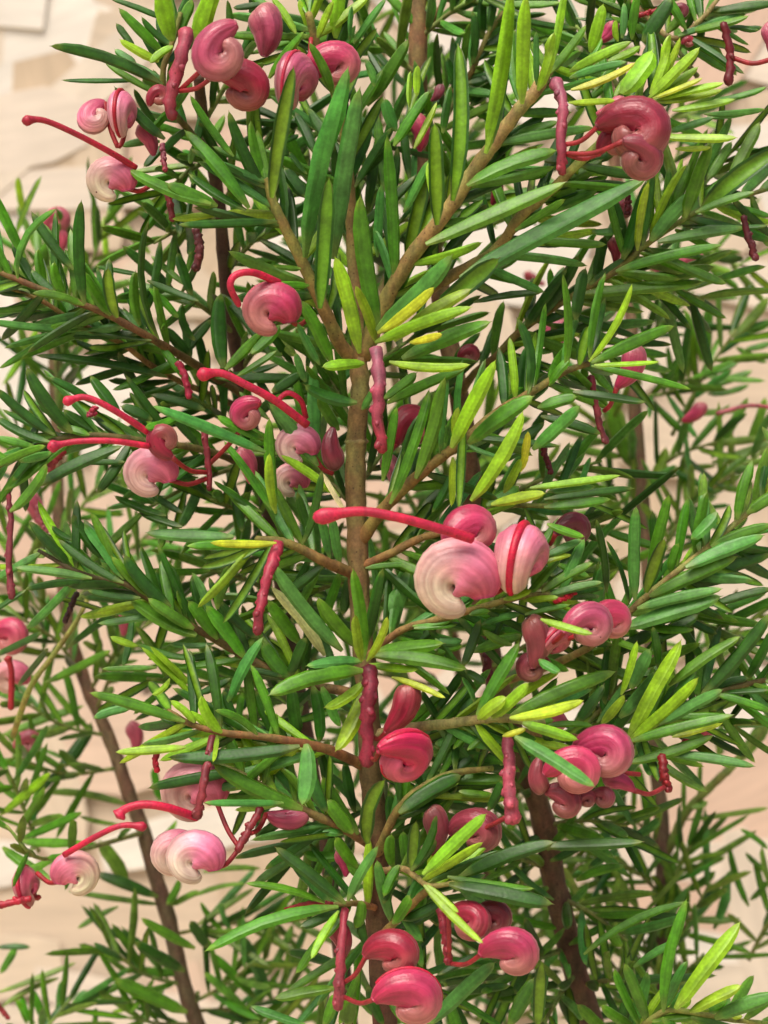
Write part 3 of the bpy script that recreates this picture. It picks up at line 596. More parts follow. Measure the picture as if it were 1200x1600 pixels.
# pair at left with two long styles
A.stalk([(318, 660, -6), (322, 700, -6), (326, 735, -6), (327, 766, -6)], 11, 9, (150, 60, 66), (120, 40, 46))
flower(A, 'bud', 254, 690, 60, 100, 1, 0, 'deep', -14, .85, (322, 738, -6), [(232, 676, -14), (180, 642, -17), (135, 621, -18), (100, 628, -19)], 17, 11)
flower(A, 'open', 236, 730, 88, 6, 1, -6, 'pale', -10, .75, (322, 748, -6), [(232, 697, -15), (175, 689, -17), (118, 690, -18), (76, 699, -19)], 20, 10)
A.stalk([(278, 566, 6), (288, 586, 6), (296, 622, 6)], 11, 10, (200, 60, 86), (200, 60, 86))
# the large bloom
flower(A, 'open', 714, 893, 140, 0, 1, 6, 'white', -20, .74, (800, 905, -14), [(738, 842, -23), (690, 827, -25), (620, 808, -27), (560, 799, -28), (492, 809, -29)], 26, 16)
flower(A, 'cap', 728, 826, 92, 26, 1, 0, 'pink', -15, .75)
flower(A, 'slit', 812, 864, 122, -10, 1, 76, 'white', -17, 1.02, (800, 930, -12), sw=17, stylecol=((206, 20, 60), (180, 16, 44)))
A.stalk([(435, 850, -9), (422, 888, -12), (412, 925, -13), (405, 962, -14), (401, 990, -14)], 19, 15, (184, 64, 84), (160, 56, 66))
A.stalk([(576, 1042, -10), (577, 1085, -11), (574, 1130, -11), (575, 1196, -11)], 25, 20, (140, 52, 66), (168, 58, 74))
flower(A, 'long', 628, 1106, 88, -36, 1, 0, 'deep', -10, .9, (580, 1150, -8))
flower(A, 'bud', 630, 1180, 108, -48, 1, 24, 'hot', -20, .85, (580, 1185, -10), 'slit', sw=7)
# right clusters
flower(A, 'cap', 952, 964, 76, 0, 1, 10, 'pink', -16, .8, (850, 1000, -12)); flower(A, 'bud', 918, 976, 84, -6, 1, 0, 'rose', -20, .8, (845, 1005, -12)); flower(A, 'long', 836, 1000, 84, -6, 1, 0, 'dull', -16, .9); flower(A, 'bud', 832, 1042, 56, 30, -1, 0, 'dull', -14, .8)
flower(A, 'slit', 868, 998, 74, -40, 1, 70, 'rose', -14, .75, sw=6); flower(A, 'bud', 895, 826, 62, -6, 1, 0, 'dark', -8, .6, (850, 850, -6))
A.stalk([(866, 940, -12), (884, 933, -12), (898, 924, -12)], 10, 9, (214, 44, 60), (200, 36, 52))
A.stalk([(792, 1152, -13), (796, 1200, -15), (795, 1245, -16), (801, 1285, -16)], 17, 24, (180, 84, 94), (196, 96, 106))
flower(A, 'bud', 944, 1174, 100, -12, 1, 0, 'pink', -18, .8, (1000, 1210, -12)); flower(A, 'bud', 896, 1204, 90, -14, 1, 4, 'pink', -21, .75); flower(A, 'long', 966, 1222, 56, 60, 1, 0, 'pink', -14, .8, (1038, 1230, -10)); flower(A, 'long', 842, 1213, 60, 176, 1, 0, 'dull', -18, .9)
flower(A, 'cap', 882, 1246, 62, -40, 1, 10, 'dull', -18, .85); flower(A, 'bud', 916, 1248, 34, 0, 1, 0, 'dull', -17, .9); flower(A, 'bud', 942, 1246, 40, -20, 1, 0, 'dull', -17, .9)
A.stalk([(1033, 1180, -8), (1038, 1210, -9), (1045, 1236, -9)], 15, 13, (150, 30, 34), (140, 30, 34))
# lower left cluster
A.stalk([(332, 1150, -12), (324, 1195, -14), (316, 1235, -15), (308, 1278, -15)], 12, 15, (150, 60, 66), (150, 60, 60))
flower(A, 'open', 303, 1226, 108, 4, 1, 0, 'pale', -6, .7, (372, 1322, -10)); flower(A, 'open', 306, 1332, 94, 0, 1, 0, 'white', -14, .75, (372, 1328, -10), [(308, 1277, -14), (262, 1262, -17), (225, 1257, -18), (196, 1264, -18), (184, 1276, -18)], 24, 14)
flower(A, 'open', 272, 1326, 80, 6, 1, 14, 'white', -9, .7)
A.stalk([(246, 1206, -4), (243, 1186, -4), (256, 1160, -4), (266, 1136, -4)], 9, 10, (200, 26, 50), (150, 50, 60))
A.stalk([(408, 1262, -9), (388, 1298, -11), (370, 1330, -12)], 13, 12, (140, 44, 48), (140, 44, 48))
flower(A, 'long', 450, 1277, 68, -100, 1, 0, 'rose', -6, .8, (392, 1302, -11))
# bottom
A.stalk([(540, 1420, -12), (533, 1475, -14), (532, 1525, -15), (528, 1577, -15)], 13, 18, (176, 70, 80), (176, 84, 88))
flower(A, 'cap', 612, 1482, 86, -8, 1, 0, 'deep', -18, .8, (538, 1535, -15)); flower(A, 'cap', 638, 1550, 106, -14, 1, 0, 'pink', -21, .8, (538, 1558, -15), 'slit', sw=6)
flower(A, 'long', 530, 1462, 66, 12, 1, 0, 'deep', -6, .8); A.stalk([(445, 1421, -9), (480, 1412, -10), (520, 1412, -10)], 6, 8, (160, 30, 40), (160, 40, 50)); flower(A, 'long', 536, 1346, 46, 8, 1, 0, 'pink', -3, .4)
flower(A, 'cap', 742, 1292, 82, -8, 1, 0, 'dull', -9, .85, (795, 1275, -14)); flower(A, 'long', 680, 1294, 76, -8, 1, 0, 'dull', -8, .7, (640, 1330, -4)); flower(A, 'long', 633, 1335, 26, 0, 1, 0, 'rose', -2, .9)
A.stalk([(688, 1420, -12), (697, 1462, -13), (701, 1506, -13)], 15, 13, (150, 52, 62), (160, 50, 60))
flower(A, 'bud', 770, 1434, 66, -20, 1, 10, 'dull', -15, .8); flower(A, 'bud', 734, 1438, 74, -30, 1, -10, 'deep', -17, .8, (702, 1500, -13)); flower(A, 'cap', 796, 1480, 90, -10, 1, 0, 'pink', -20, .8, (704, 1506, -13))

# ================================================================== shrub with the dark stem behind right
Bs = Shrub('shrub on a bare dark brown stem just behind and right of the central one', (940, 1650), 34)
stemB = Bs.branch('stem', [(942, 1660, 34), (925, 1600, 34), (905, 1540, 33), (882, 1445, 32), (862, 1360, 32), (848, 1280, 31), (815, 1180, 30), (780, 1080, 28), (755, 960, 26), (742, 820, 24), (735, 740, 22), (718, 620, 22), (692, 480, 24), (668, 320, 26), (655, 180, 26), (653, 90, 25), (655, -40, 25), (660, -140, 25)], 42, 27, (84, 62, 54), (140, 108, 76), to_ground=True, n=70)
bRT = Bs.branch('branch', [(718, 620, 22), (740, 585, 18), (775, 557, 14), (810, 520, 12), (887, 467, 9), (960, 425, 6), (1000, 390, 5), (1040, 362, 4), (1100, 325, 4), (1200, 295, 6), (1300, 258, 10)], 13, 7, (128, 104, 66), (110, 130, 60))
bB1 = Bs.branch('branch', [(775, 1070, 28), (860, 1040, 20), (930, 1005, 10), (975, 965, 4), (1003, 938, 3), (1055, 895, 2), (1100, 860, 2), (1135, 830, 3), (1200, 775, 5), (1300, 690, 10)], 13, 8, (150, 126, 84), (156, 160, 96))
bRB = Bs.branch('branch', [(800, 1140, 29), (880, 1150, 16), (985, 1157, 2), (1030, 1125, 0), (1075, 1100, 0), (1125, 1080, 2), (1200, 1062, 4), (1290, 1050, 8)], 12, 8, (140, 120, 76), (110, 96, 56))
bTR = Bs.branch('branch', [(655, 170, 26), (700, 150, 24), (735, 115, 20), (762, 55, 18), (795, 5, 18), (830, -60, 18)], 11, 6, (140, 116, 76), (140, 136, 80))
bTR2 = Bs.branch('branch', [(830, -60, 18), (960, -20, 12), (1045, 58, 6), (1090, 35, 4), (1120, 0, 4), (1160, -60, 6)], 9, 7, (150, 130, 90), (150, 140, 96))
bTR3 = Bs.branch('branch', [(660, 62, 25), (672, 38, 24), (696, -2, 22), (720, -50, 22)], 10, 7, (150, 100, 70), (140, 110, 80))
bBR = Bs.branch('branch', [(944, 1650, 30), (985, 1620, 8), (1010, 1598, -2), (1050, 1578, -4), (1120, 1590, -4), (1200, 1600, 0)], 12, 8, (140, 130, 80), (130, 150, 70))
bM = Bs.branch('branch', [(742, 815, 24), (760, 800, 14), (800, 790, 6), (860, 790, 4), (920, 780, 6)], 10, 7, (130, 110, 70), (130, 140, 70))
D_ = lambda o: [b for b in Bs.branches if b[0] in o]
Bs.leafset('''
1100 178 1195 171 12 g; 1105 182 1178 172 14 g; 1115 156 1197 136 12 m; 1070 341 1110 225 24 m 4 -3; 1105 281 1143 222 18 b 0 6; 1140 276 1186 192 22 b 0 4; 1100 326 1215 235 34 u 5; 1090 331 1178 300 15 m 4 -4; 1015 376 1085 300 26 g 4 -2; 1005 381 1022 270 13 d 0 -3; 995 391 1013 285 15 y 3 -4
965 396 1008 285 22 d 0 -1; 1030 386 1163 355 20 g 4 -4; 965 422 1127 383 19 m 5 -4; 1075 361 1200 352 12 d; 1130 332 1205 338 12 m; 925 361 972 357 14 g; 915 462 1098 440 22 m 2 -2; 920 441 1000 395 20 d 2 0; 1010 436 1115 417 24 m 0 4; 1120 436 1190 415 14 m 0 6; 835 501 903 400 25 d -3 0; 820 511 885 420 18 d 3 -2
840 551 885 538 12 m; 840 501 888 487 16 d; 985 402 960 310 20 d 0 2; 930 440 945 370 20 d 0 2; 1060 350 1130 280 22 m 0 2; 1180 300 1260 250 22 m; 1200 300 1270 330 18 d; 1150 315 1200 380 14 m 0 3; 870 480 860 420 14 m 0 3; 1060 365 1120 390 14 m 0 3''', D_((bRT,)))
Bs.leafset('''
985 931 994 793 22 g 2 -3; 948 926 932 812 14 d -5 -2; 975 936 948 845 9 d -8 -1; 1005 921 1038 843 24 u 3 -4; 1012 896 1045 775 20 m 0 0; 1045 896 1060 850 16 m; 1120 800 1080 842 22 g 0 -4; 1110 851 1140 790 16 u; 1115 856 1205 820 20 m 3 -2; 1072 891 1192 837 26 g 4 -3; 1018 936 1150 870 26 m 3 -4
1060 921 1205 865 26 d 0; 1000 956 1127 920 20 g 3 -4; 980 991 1125 932 29 g 3 -6; 1110 946 1205 920 16 d; 1020 1001 1090 960 22 d 0 -2; 960 1021 1020 985 22 d; 1030 1046 1020 980 15 d -3 -6; 1050 880 1075 780 18 m 0 3; 1085 860 1105 770 20 m 0 3; 1030 900 1020 800 18 d 0 4; 1090 850 1100 740 18 b 0 6
1150 810 1175 720 20 m; 1170 800 1240 760 22 m; 1200 770 1270 760 20 d; 1130 830 1180 880 14 d 0 3; 1060 960 1120 990 14 d 0 4; 960 960 935 880 16 m 0 4; 900 1020 945 985 14 d 0 4; 1180 790 1200 700 18 b 0 4''', D_((bB1,)))
Bs.leafset('''
978 1146 1063 1002 27 y 3 -5; 985 1156 1090 1060 22 y -3 -6; 970 1086 995 1003 14 y 0 -2; 985 1076 1015 1015 24 g; 940 1131 975 1087 17 y 0 -3; 933 1129 978 1065 12 g; 1045 1099 1082 1045 22 g; 968 1121 1025 1050 24 g; 1035 1136 1128 1078 22 g 3 -4; 1045 1071 1155 995 20 m 6 0; 1092 1081 1202 960 25 d -3 -1; 1160 1056 1205 985 18 d
1115 1076 1170 1060 15 d 7; 1130 1086 1200 1078 11 d; 1120 1086 1205 1112 15 m 2; 985 1161 1145 1117 19 m 3 -7; 1050 1151 1128 1130 11 Y 0 -5; 980 1191 1113 1150 20 m -3 -8; 1040 1178 1178 1197 18 g 4 -5; 945 1101 950 1010 18 d 0 3; 900 1100 945 1040 18 d 0 5; 1000 1130 1040 1060 18 m 0 3; 1020 1120 1060 1060 18 d 0 2
1190 1070 1260 1000 20 m; 1200 1065 1270 1080 18 m; 960 1150 940 1080 18 d 0 4; 880 1160 930 1110 18 m 0 4''', D_((bRB,)))
Bs.leafset('''
730 96 738 18 15 d -6; 750 56 760 -25 17 d; 762 46 775 -12 15 d; 735 93 795 45 18 d 3; 742 119 790 75 15 m; 735 133 785 105 15 d; 735 166 780 128 20 d; 668 51 725 -2 11 m; 690 131 691 82 9 b; 720 140 700 90 14 d; 640 100 600 50 14 m 0 6; 660 100 610 0 9 m 0 4; 640 140 570 60 14 d 0 6; 790 20 840 -20 18 m; 700 150 640 180 14 d''', D_((bTR, bTR3)))
Bs.leafset('''
1048 46 1100 -5 20 m; 1060 51 1165 22 15 g 3; 1115 21 1210 5 18 d 2; 1150 40 1190 42 12 d; 1135 42 1185 47 9 d; 900 28 975 27 7 d; 1000 20 980 70 14 d 0 4; 940 0 960 60 16 m 0 4; 880 -10 900 50 14 m 0 4; 1070 40 1040 -10 16 m; 1100 20 1140 -40 16 m; 1100 25 1170 70 9 m 0 4; 860 -20 880 30 14 d; 1010 30 1060 90 14 m 0 6; 1110 60 1130 100 16 b 0 6''', D_((bTR2,)))
Bs.leafset('''
1052 1572 1155 1442 29 y 3 -4; 1037 1583 1072 1407 21 m 8 -5; 1075 1579 1157 1540 21 y 3 -3; 1115 1593 1215 1555 27 g 4 -2; 1020 1600 1092 1587 16 m; 1000 1600 1040 1540 14 y; 1130 1600 1160 1588 11 Y; 912 1491 1075 1410 15 m 14 3; 990 1511 1060 1470 14 g 3 2; 965 1602 977 1563 16 d; 975 1602 1012 1520 22 g 0 3; 893 1602 873 1550 16 d; 1080 1600 1190 1620 20 m; 1040 1600 1110 1650 20 m''', D_((bBR,)))
Bs.leafset('''
900 1376 975 1353 17 m 6 -8; 920 1356 965 1327 15 g; 985 1306 1030 1278 17 g; 992 1291 955 1228 13 g 0 -6; 870 1446 795 1430 15 m 3; 855 1406 790 1340 12 g; 850 1380 800 1420 14 m; 870 1420 920 1380 14 m; 845 1300 800 1330 14 d; 850 1330 900 1270 16 m; 860 1345 930 1300 16 d; 890 1480 960 1440 14 m; 880 1450 830 1500 14 m; 820 1190 770 1150 14 d; 760 1000 800 960 14 d; 730 720 790 660 16 d; 720 640 680 560 14 d; 700 560 750 520 14 d; 690 480 740 430 16 m''', D_((stemB,)))
Bs.fill((bRT, bB1, bRB), 8, 138, 16, 'ddmmgbuy'); Bs.fill((bTR, bTR2, bTR3, bM), 7, 120, 14, 'dmmgu'); Bs.fill((bBR,), 6, 110, 20, 'mmgy')
for a in ((742, 800, 940, 720, 24, 14), (748, 860, 960, 820, 24, 16), (770, 1040, 900, 980, 26, 16), (760, 960, 900, 900, 25, 18), (830, 1220, 960, 1080, 30, 20), (850, 1290, 980, 1290, 31, 24), (870, 1400, 980, 1470, 32, 24), (862, 1360, 760, 1340, 32, 26), (890, 1480, 780, 1540, 32, 24), (905, 1540, 1000, 1540, 33, 20), (680, 400, 760, 250, 25, 18), (660, 260, 740, 110, 26, 20), (655, 120, 560, 60, 25, 20), (655, 60, 760, -10, 25, 16), (985, 1157, 1180, 1130, 12, 10), (900, 1160, 1000, 1040, 16, 10), (1000, 940, 1160, 1010, 10, 16), (960, 425, 1100, 470, 12, 20), (840, 500, 960, 560, 14, 20), (840, 1260, 740, 1180, 31, 22), (900, 1520, 840, 1620, 32, 20), (1040, 360, 1150, 230, 10, 16), (985, 170, 900, 40, 16, 14), (1090, 120, 1000, 20, 16, 14)):
    Bs.sprig([(a[0], a[1], a[4]), ((a[0]+a[2])/2, (a[1]+a[3])/2-8, (a[4]+a[5])/2), (a[2], a[3], a[5])], R.randint(11, 15), 132, 15, 'ddmmgbu', 9, 5, fine=True, prio=4)
Bs.stalk([(1130, 36, -4), (1138, 70, -4), (1141, 100, -4), (1138, 132, -4)], 12, 15, (120, 32, 36), (130, 40, 44)); flower(Bs, 'long', 1206, 62, 60, 0, 1, 0, 'rose', -6, .9, (1144, 90, -4))
flower(Bs, 'bud', 1062, 17, 30, 0, 1, 0, 'dark', 4, .9); Bs.stalk([(998, 24, 4), (1030, 15, 4)], 8, 7, (170, 26, 40), (170, 26, 40)); flower(Bs, 'bud', 1075, 65, 22, 0, 1, 0, 'deep', 4, .9); flower(Bs, 'long', 950, 50, 44, -50, 1, 0, 'pink', 8, .8)
Bs.stalk([(1162, 338, 2), (1172, 378, 2), (1181, 406, 2)], 11, 12, (100, 34, 40), (120, 50, 52)); Bs.stalk([(982, 305, 6), (980, 335, 6)], 9, 10, (110, 30, 40), (110, 40, 46)); flower(Bs, 'bud', 970, 328, 38, 0, 1, 0, 'blur', 10, .8); flower(Bs, 'long', 960, 390, 40, 0, 1, 0, 'pink', 10, .8); flower(Bs, 'long', 775, 300, 40, -20, 1, 0, 'deep', 8, .8); flower(Bs, 'long', 684, 145, 32, -40, 1, 0, 'dark', 10, .8); flower(Bs, 'long', 655, 205, 60, 0, 1, 0, 'pink', 12, .8)
flower(Bs, 'long', 984, 573, 76, -34, 1, 0, 'pink', -2, .8, (944, 642, 0)); Bs.stalk([(923, 588, -1), (932, 640, -1), (937, 665, -1), (949, 692, -1)], 11, 10, (140, 52, 58), (150, 84, 80))
flower(Bs, 'bud', 733, 553, 36, 0, 1, 0, 'deep', 14, .5); Bs.stalk([(848, 700, 2), (855, 720, 2), (862, 740, 2)], 10, 9, (120, 26, 36), (110, 26, 36)); flower(Bs, 'long', 1090, 1138, 84, -38, 1, 0, 'pink', 6, .8); flower(Bs, 'bud', 868, 1128, 40, 0, 1, 0, 'rose', 4, .8)
Bs.stalk([(760, 1020, 10), (764, 1050, 10), (768, 1078, 10)], 14, 12, (110, 34, 40), (110, 34, 40))

# ================================================================== shrub with dark stem behind upper left
E = Shrub('shrub with a thin dark stem behind the upper left blooms, arching leafy twigs reaching left', (540, 1650), 40)
stemE = E.branch('stem', [(555, 1660, 40), (520, 1400, 40), (470, 1100, 38), (420, 800, 34), (375, 580, 28), (352, 430, 24), (345, 340, 22), (332, 255, 20), (318, 190, 16), (310, 120, 10)], 26, 18, (80, 60, 52), (96, 70, 58), to_ground=True, n=46)
eL1 = E.branch('branch', [(385, 620, 30), (300, 566, 14), (235, 528, 5), (175, 495, 2), (140, 480, 1), (60, 450, 0), (0, 426, 0), (-90, 395, 2)], 14, 8, (120, 96, 60), (110, 84, 50))
eL1b = E.branch('branch', [(385, 640, 30), (290, 600, 18), (235, 570, 12), (190, 537, 8), (137, 512, 6), (100, 492, 5), (50, 463, 4), (-40, 440, 6)], 10, 6, (150, 126, 80), (130, 110, 60))
eL3 = E.branch('branch', [(405, 740, 33), (330, 706, 14), (220, 688, 4), (140, 680, 1), (70, 692, 0), (10, 722, 0), (-60, 760, 2)], 12, 7, (110, 90, 56), (90, 100, 50))
eTL = E.branch('branch', [(330, 250, 20), (300, 210, 8), (262, 160, 0), (255, 110, -3), (268, 70, -4), (282, 20, -4)], 12, 8, (100, 84, 54), (130, 130, 70))
D_ = lambda o: [b for b in E.branches if b[0] in o]
E.leafset('''
252 31 172 -3 11 d -3; 272 64 255 -25 34 y 3 -4; 245 81 187 14 18 m 0 -1; 272 71 222 27 13 d; 210 73 182 37 13 d 0 -1; 235 91 188 62 16 y 0 -3; 212 99 180 77 14 g 0 2; 252 134 80 72 21 d -12 -5; 215 125 97 125 9 d 0 3; 275 73 235 98 15 y -4 -6; 258 217 180 137 20 d 3 -8; 252 206 210 140 13 d; 250 221 190 228 14 g -4 -4; 255 226 225 260 15 d
275 371 218 298 13 m 0 8; 310 376 215 330 15 d 3 4; 305 62 335 -30 34 y 0 -6; 250 140 215 110 12 m 0 2; 262 160 240 110 16 d 0 3; 290 200 270 130 14 d 0 4; 270 180 300 130 14 m; 300 220 260 200 14 m 0 2; 262 100 235 60 16 d 0 3; 300 230 320 170 16 d 0 3; 320 262 285 235 14 g; 275 60 300 0 20 m 0 2; 330 300 290 250 20 m 0 3; 310 240 350 180 16 m 0 6''', D_((eTL,)))
E.leafset('''
250 521 232 345 13 d 18 -6; 134 473 127 315 21 d 6 -5; 30 433 87 327 14 g 22 -4; 40 402 -10 300 18 m 0 2; 115 421 50 332 18 d 3 1; 50 456 -20 445 15 d 3; 132 476 52 458 15 m -6 -2; 85 451 50 422 18 d; 100 453 85 410 18 m; 175 491 130 425 20 m; 187 493 169 420 22 u 4 -4; 228 498 212 425 18 m; 218 428 150 415 9 d 0 4
240 521 190 485 16 g; 188 519 138 495 14 g; 237 536 137 518 11 d; 135 515 -15 502 15 g 3; 258 591 57 555 16 d -7 -4; 235 646 185 550 18 d 0 -3; 270 594 203 606 8 d; 265 576 235 535 22 m; 230 438 310 470 13 d; 278 496 233 450 14 m; 305 531 286 475 15 d 8 -2; 305 546 257 512 16 d; 300 461 278 395 18 d; 292 446 237 400 12 b 0 8
280 560 330 500 16 d 0 3; 300 566 290 500 16 d 0 2; 330 585 310 520 18 d 0 3; 250 540 300 600 16 m 0 3; 60 450 20 380 18 d 0 2; 20 435 -20 360 16 m; 70 455 60 390 18 m 0 3; 0 430 -50 380 18 m; 90 470 120 540 14 m 0 5; -20 420 -70 430 16 d; 150 485 110 440 16 m 0 3; 350 600 310 570 16 d''', D_((eL1, eL1b)))
E.leafset('''
112 666 43 575 25 d 5 -2; 150 631 77 590 15 d; 187 649 142 588 21 d -3; 172 681 100 640 21 d; 215 686 147 650 17 d; 238 656 190 635 20 d; 140 679 95 668 15 m; 80 671 -5 608 18 d; 80 691 -5 652 17 d; 50 696 -5 683 15 m; -10 726 70 697 15 m 3 -4; 40 731 80 708 15 g 0 -4; 15 799 72 725 19 m -5 -6; 60 758 190 697 23 d 7 -2; 195 722 125 722 11 d
320 641 237 617 17 d; 280 648 228 668 18 m 3 -16; 310 746 250 753 9 d; 260 806 180 775 15 d; 285 801 237 770 13 d; 20 720 -30 690 16 m; 30 720 60 660 14 d; 250 690 200 650 16 d 0 3; 280 700 240 670 16 d 0 3; 0 730 -40 760 16 m; 60 700 20 750 16 d; 340 710 290 660 16 m 0 3; 100 690 60 720 14 d''', D_((eL3,)))
E.fill((eL1, eL1b, eL3), 8, 128, 15, 'ddmmgu'); E.fill((eTL,), 7, 105, 14, 'ddmmg')
for a in ((345, 340, 240, 380, 22, 16), (352, 430, 420, 360, 24, 18), (375, 580, 460, 480, 28, 18), (365, 520, 260, 450, 26, 14), (400, 700, 300, 620, 32, 18), (430, 840, 330, 780, 34, 18), (445, 940, 330, 890, 36, 20), (470, 1100, 360, 1080, 38, 22), (420, 800, 500, 720, 34, 20), (450, 980, 520, 900, 36, 22), (345, 320, 440, 210, 22, 14), (330, 250, 260, 300, 20, 14), (485, 1180, 400, 1200, 38, 24), (320, 190, 400, 70, 16, 8), (400, 720, 220, 800, 32, 18), (430, 860, 180, 970, 34, 18), (470, 1100, 230, 1060, 38, 18)):
    E.sprig([(a[0], a[1], a[4]), ((a[0]+a[2])/2, (a[1]+a[3])/2-8, (a[4]+a[5])/2), (a[2], a[3], a[5])], R.randint(11, 15), 128, 15, 'ddmmgbu', 9, 5, fine=True, prio=4)
E.stalk([(306, 358, 4), (312, 385, 4), (305, 422, 4)], 13, 14, (110, 60, 58), (120, 66, 62)); E.stalk([(12, 768, 2), (17, 812, 2), (14, 880, 2), (19, 936, 2)], 9, 12, (140, 66, 70), (150, 76, 78)); E.stalk([(120, 926, 14), (110, 950, 14), (100, 973, 14)], 9, 9, (66, 36, 36), (76, 40, 40))
E.stalk([(76, 735, 8), (88, 716, 8), (102, 704, 8)], 16, 10, (214, 110, 110), (204, 60, 72)); E.stalk([(140, 650, 2), (148, 636, 2)], 12, 8, (206, 76, 96), (206, 60, 84))

# ================================================================== softly blurred shrubs farther back
Cs = Shrub('blurred shrub on a slanting grey-brown stem behind the lower left blooms', (320, 1650), 70)
stemC = Cs.branch('stem', [(325, 1660, 70), (308, 1600, 70), (285, 1530, 70), (262, 1430, 70), (240, 1360, 70), (225, 1300, 70), (205, 1250, 70), (188, 1200, 70), (165, 1140, 71), (135, 1070, 72), (110, 990, 74), (95, 880, 76), (88, 700, 78), (84, 500, 80)], 27, 18, (96, 78, 68), (122, 96, 76), to_ground=True, n=50)
Cs.leafset('''
188 1259 70 1238 14 b -8; 30 1311 127 1270 15 m 0 -20; 185 1288 125 1275 9 b; 32 1314 130 1316 17 m 0 -20; 5 1323 78 1375 21 m 0 -24; 0 1273 78 1208 16 y 0 -20; 25 1301 70 1230 15 m 0 -20; 240 1408 152 1365 21 d; 200 1376 157 1315 26 b; 245 1411 107 1392 11 b; 185 1416 122 1450 11 b; 225 1476 163 1452 17 d; 300 1516 212 1473 22 d 0 -14; 305 1481 222 1435 18 m 0 -14
205 1521 165 1492 11 b; 280 1586 180 1530 25 m 0 -10; 290 1521 198 1513 17 m; 215 1561 140 1554 9 b; 210 1565 175 1580 9 y; -5 1551 118 1504 11 b; 3 1573 92 1528 11 b 6; -5 1480 47 1480 11 d; 85 1591 97 1532 15 g; 115 1581 135 1548 18 g; 72 1601 50 1545 15 m; 55 1600 35 1555 12 m; 42 1600 25 1562 11 m; 145 1600 150 1575 11 m; 0 1520 25 1478 14 m
250 1251 240 1200 15 m; 240 1330 276 1282 12 b; 265 1410 280 1375 15 m; 280 1415 310 1392 12 b; 412 1501 422 1450 14 b; 418 1521 457 1445 14 b; 445 1535 452 1478 11 b; 425 1561 382 1465 22 g; 325 1481 298 1440 18 d 0 -10; 350 1456 314 1410 11 m; 362 1452 346 1412 11 g; 307 1446 397 1388 11 b; 300 1401 382 1380 9 b 6; 317 1363 407 1357 11 b 5; 400 1560 330 1490 18 m; 390 1580 320 1520 16 b
97 1199 142 1130 22 d; 15 1159 132 1125 15 b; 3 1149 130 1103 15 b; 70 1066 172 1017 16 m 0 -20; -5 1068 52 1098 15 g 0 -20; 95 1019 207 943 14 d 5 -40; 27 1073 75 1013 11 d 0 -40; -8 1023 65 988 13 d 0 -40; 68 1016 76 930 14 g; 280 926 245 860 16 g 0 -20; 217 876 213 795 9 b 0 -20; 36 331 28 277 13 y; 75 421 27 322 14 b; 170 421 163 338 11 y; 187 356 172 312 8 b; 235 396 185 345 17 b; 130 600 90 520 14 b; 60 600 30 500 16 b; 5 600 60 510 14 y''', dz=0, prio=5)
Cs.branch('branch', [(20, 1150, 40), (47, 1075, 30), (82, 1025, 30), (120, 970, 30), (140, 930, 30)], 10, 7, (150, 150, 80), (160, 160, 90))
SP = lambda x0, y0, x1, y1, d0, d1=None, bow=0.0: [(x0, y0, d0), ((x0+x1)/2+bow*(y1-y0), (y0+y1)/2-bow*(x1-x0), (d0+(d1 or d0))/2), (x1, y1, d1 or d0)]
for a in ((90, 700, 10, 330, 80, 66), (86, 560, 170, 330, 80, 70), (90, 640, 60, 420, 80, 74), (95, 900, 20, 640, 76, 70), (95, 840, 230, 700, 76, 70), (100, 960, 250, 820, 74, 66), (110, 1000, 10, 830, 74, 66), (130, 1060, 20, 960, 72, 60), (150, 1110, 290, 930, 71, 60), (170, 1150, 30, 1090, 71, 60), (185, 1200, 20, 1180, 70, 56), (140, 1080, 200, 940, 72, 62), (60, 1330, 10, 1200, 60, 46), (270, 1460, 460, 1440, 70, 76), (290, 1540, 170, 1480, 70, 62), (300, 1580, 480, 1540, 70, 78), (305, 1600, 200, 1590, 70, 60), (295, 1570, 400, 1500, 70, 66), (20, 1640, 110, 1560, 64, 60), (310, 1610, 470, 1600, 70, 60)):
    Cs.sprig(SP(*a, bow=R.uniform(-.12, .12)), R.randint(13, 18), 116, 13, 'bbmmdgu', 7, 4)
flower(Cs, 'bud', 88, 345, 50, 20, 1, 0, 'blur', 66, .8); flower(Cs, 'long', 96, 372, 40, 0, 1, 0, 'blur', 66, .8); flower(Cs, 'bud', 14, 995, 70, 0, 1, 0, 'pink', 44, .8); flower(Cs, 'open', 18, 1052, 60, 0, 1, 0, 'pale', 44, .8, None, [(17, 1108, 36), (18, 1052, 36), (12, 1026, 36)], 14, 10, stylecol=((170, 50, 46), (176, 46, 46)))
flower(Cs, 'long', 192, 972, 42, 0, 1, 0, 'blur', 50, .8); flower(Cs, 'bud', 44, 1160, 46, 0, 1, 0, 'blur', 56, .8); flower(Cs, 'long', 50, 790, 60, 20, 1, 0, 'blur', 56, .8); flower(Cs, 'long', 210, 1150, 50, 0, 1, 0, 'blur', 70, .8)
Cs.stalk([(60, 790, 50), (62, 815, 50), (75, 832, 50)], 10, 8, (160, 90, 90), (160, 90, 90))
flower(Cs, 'open', 118, 1358, 78, 0, -1, 0, 'white', 10, .7, (58, 1364, 14), [(100, 1336, 8), (150, 1307, 6), (190, 1290, 5), (228, 1292, 5)], 16, 10)
flower(Cs, 'slit', 40, 1380, 70, 14, 1, 78, 'rose', 14, .75, (62, 1400, 16), sw=10); Cs.stalk([(48, 1404, 10), (20, 1410, 10), (-20, 1418, 10)], 10, 12, (190, 34, 56), (190, 40, 60)); Cs.stalk([(-4, 1570, 50), (14, 1592, 50)], 8, 7, (150, 50, 50), (150, 50, 50))
Cs.sprig([(225, 1300, 70), (120, 1330, 40), (58, 1340, 18), (10, 1290, 14)], 10, 84, 15, 'mmb', 9, 5)

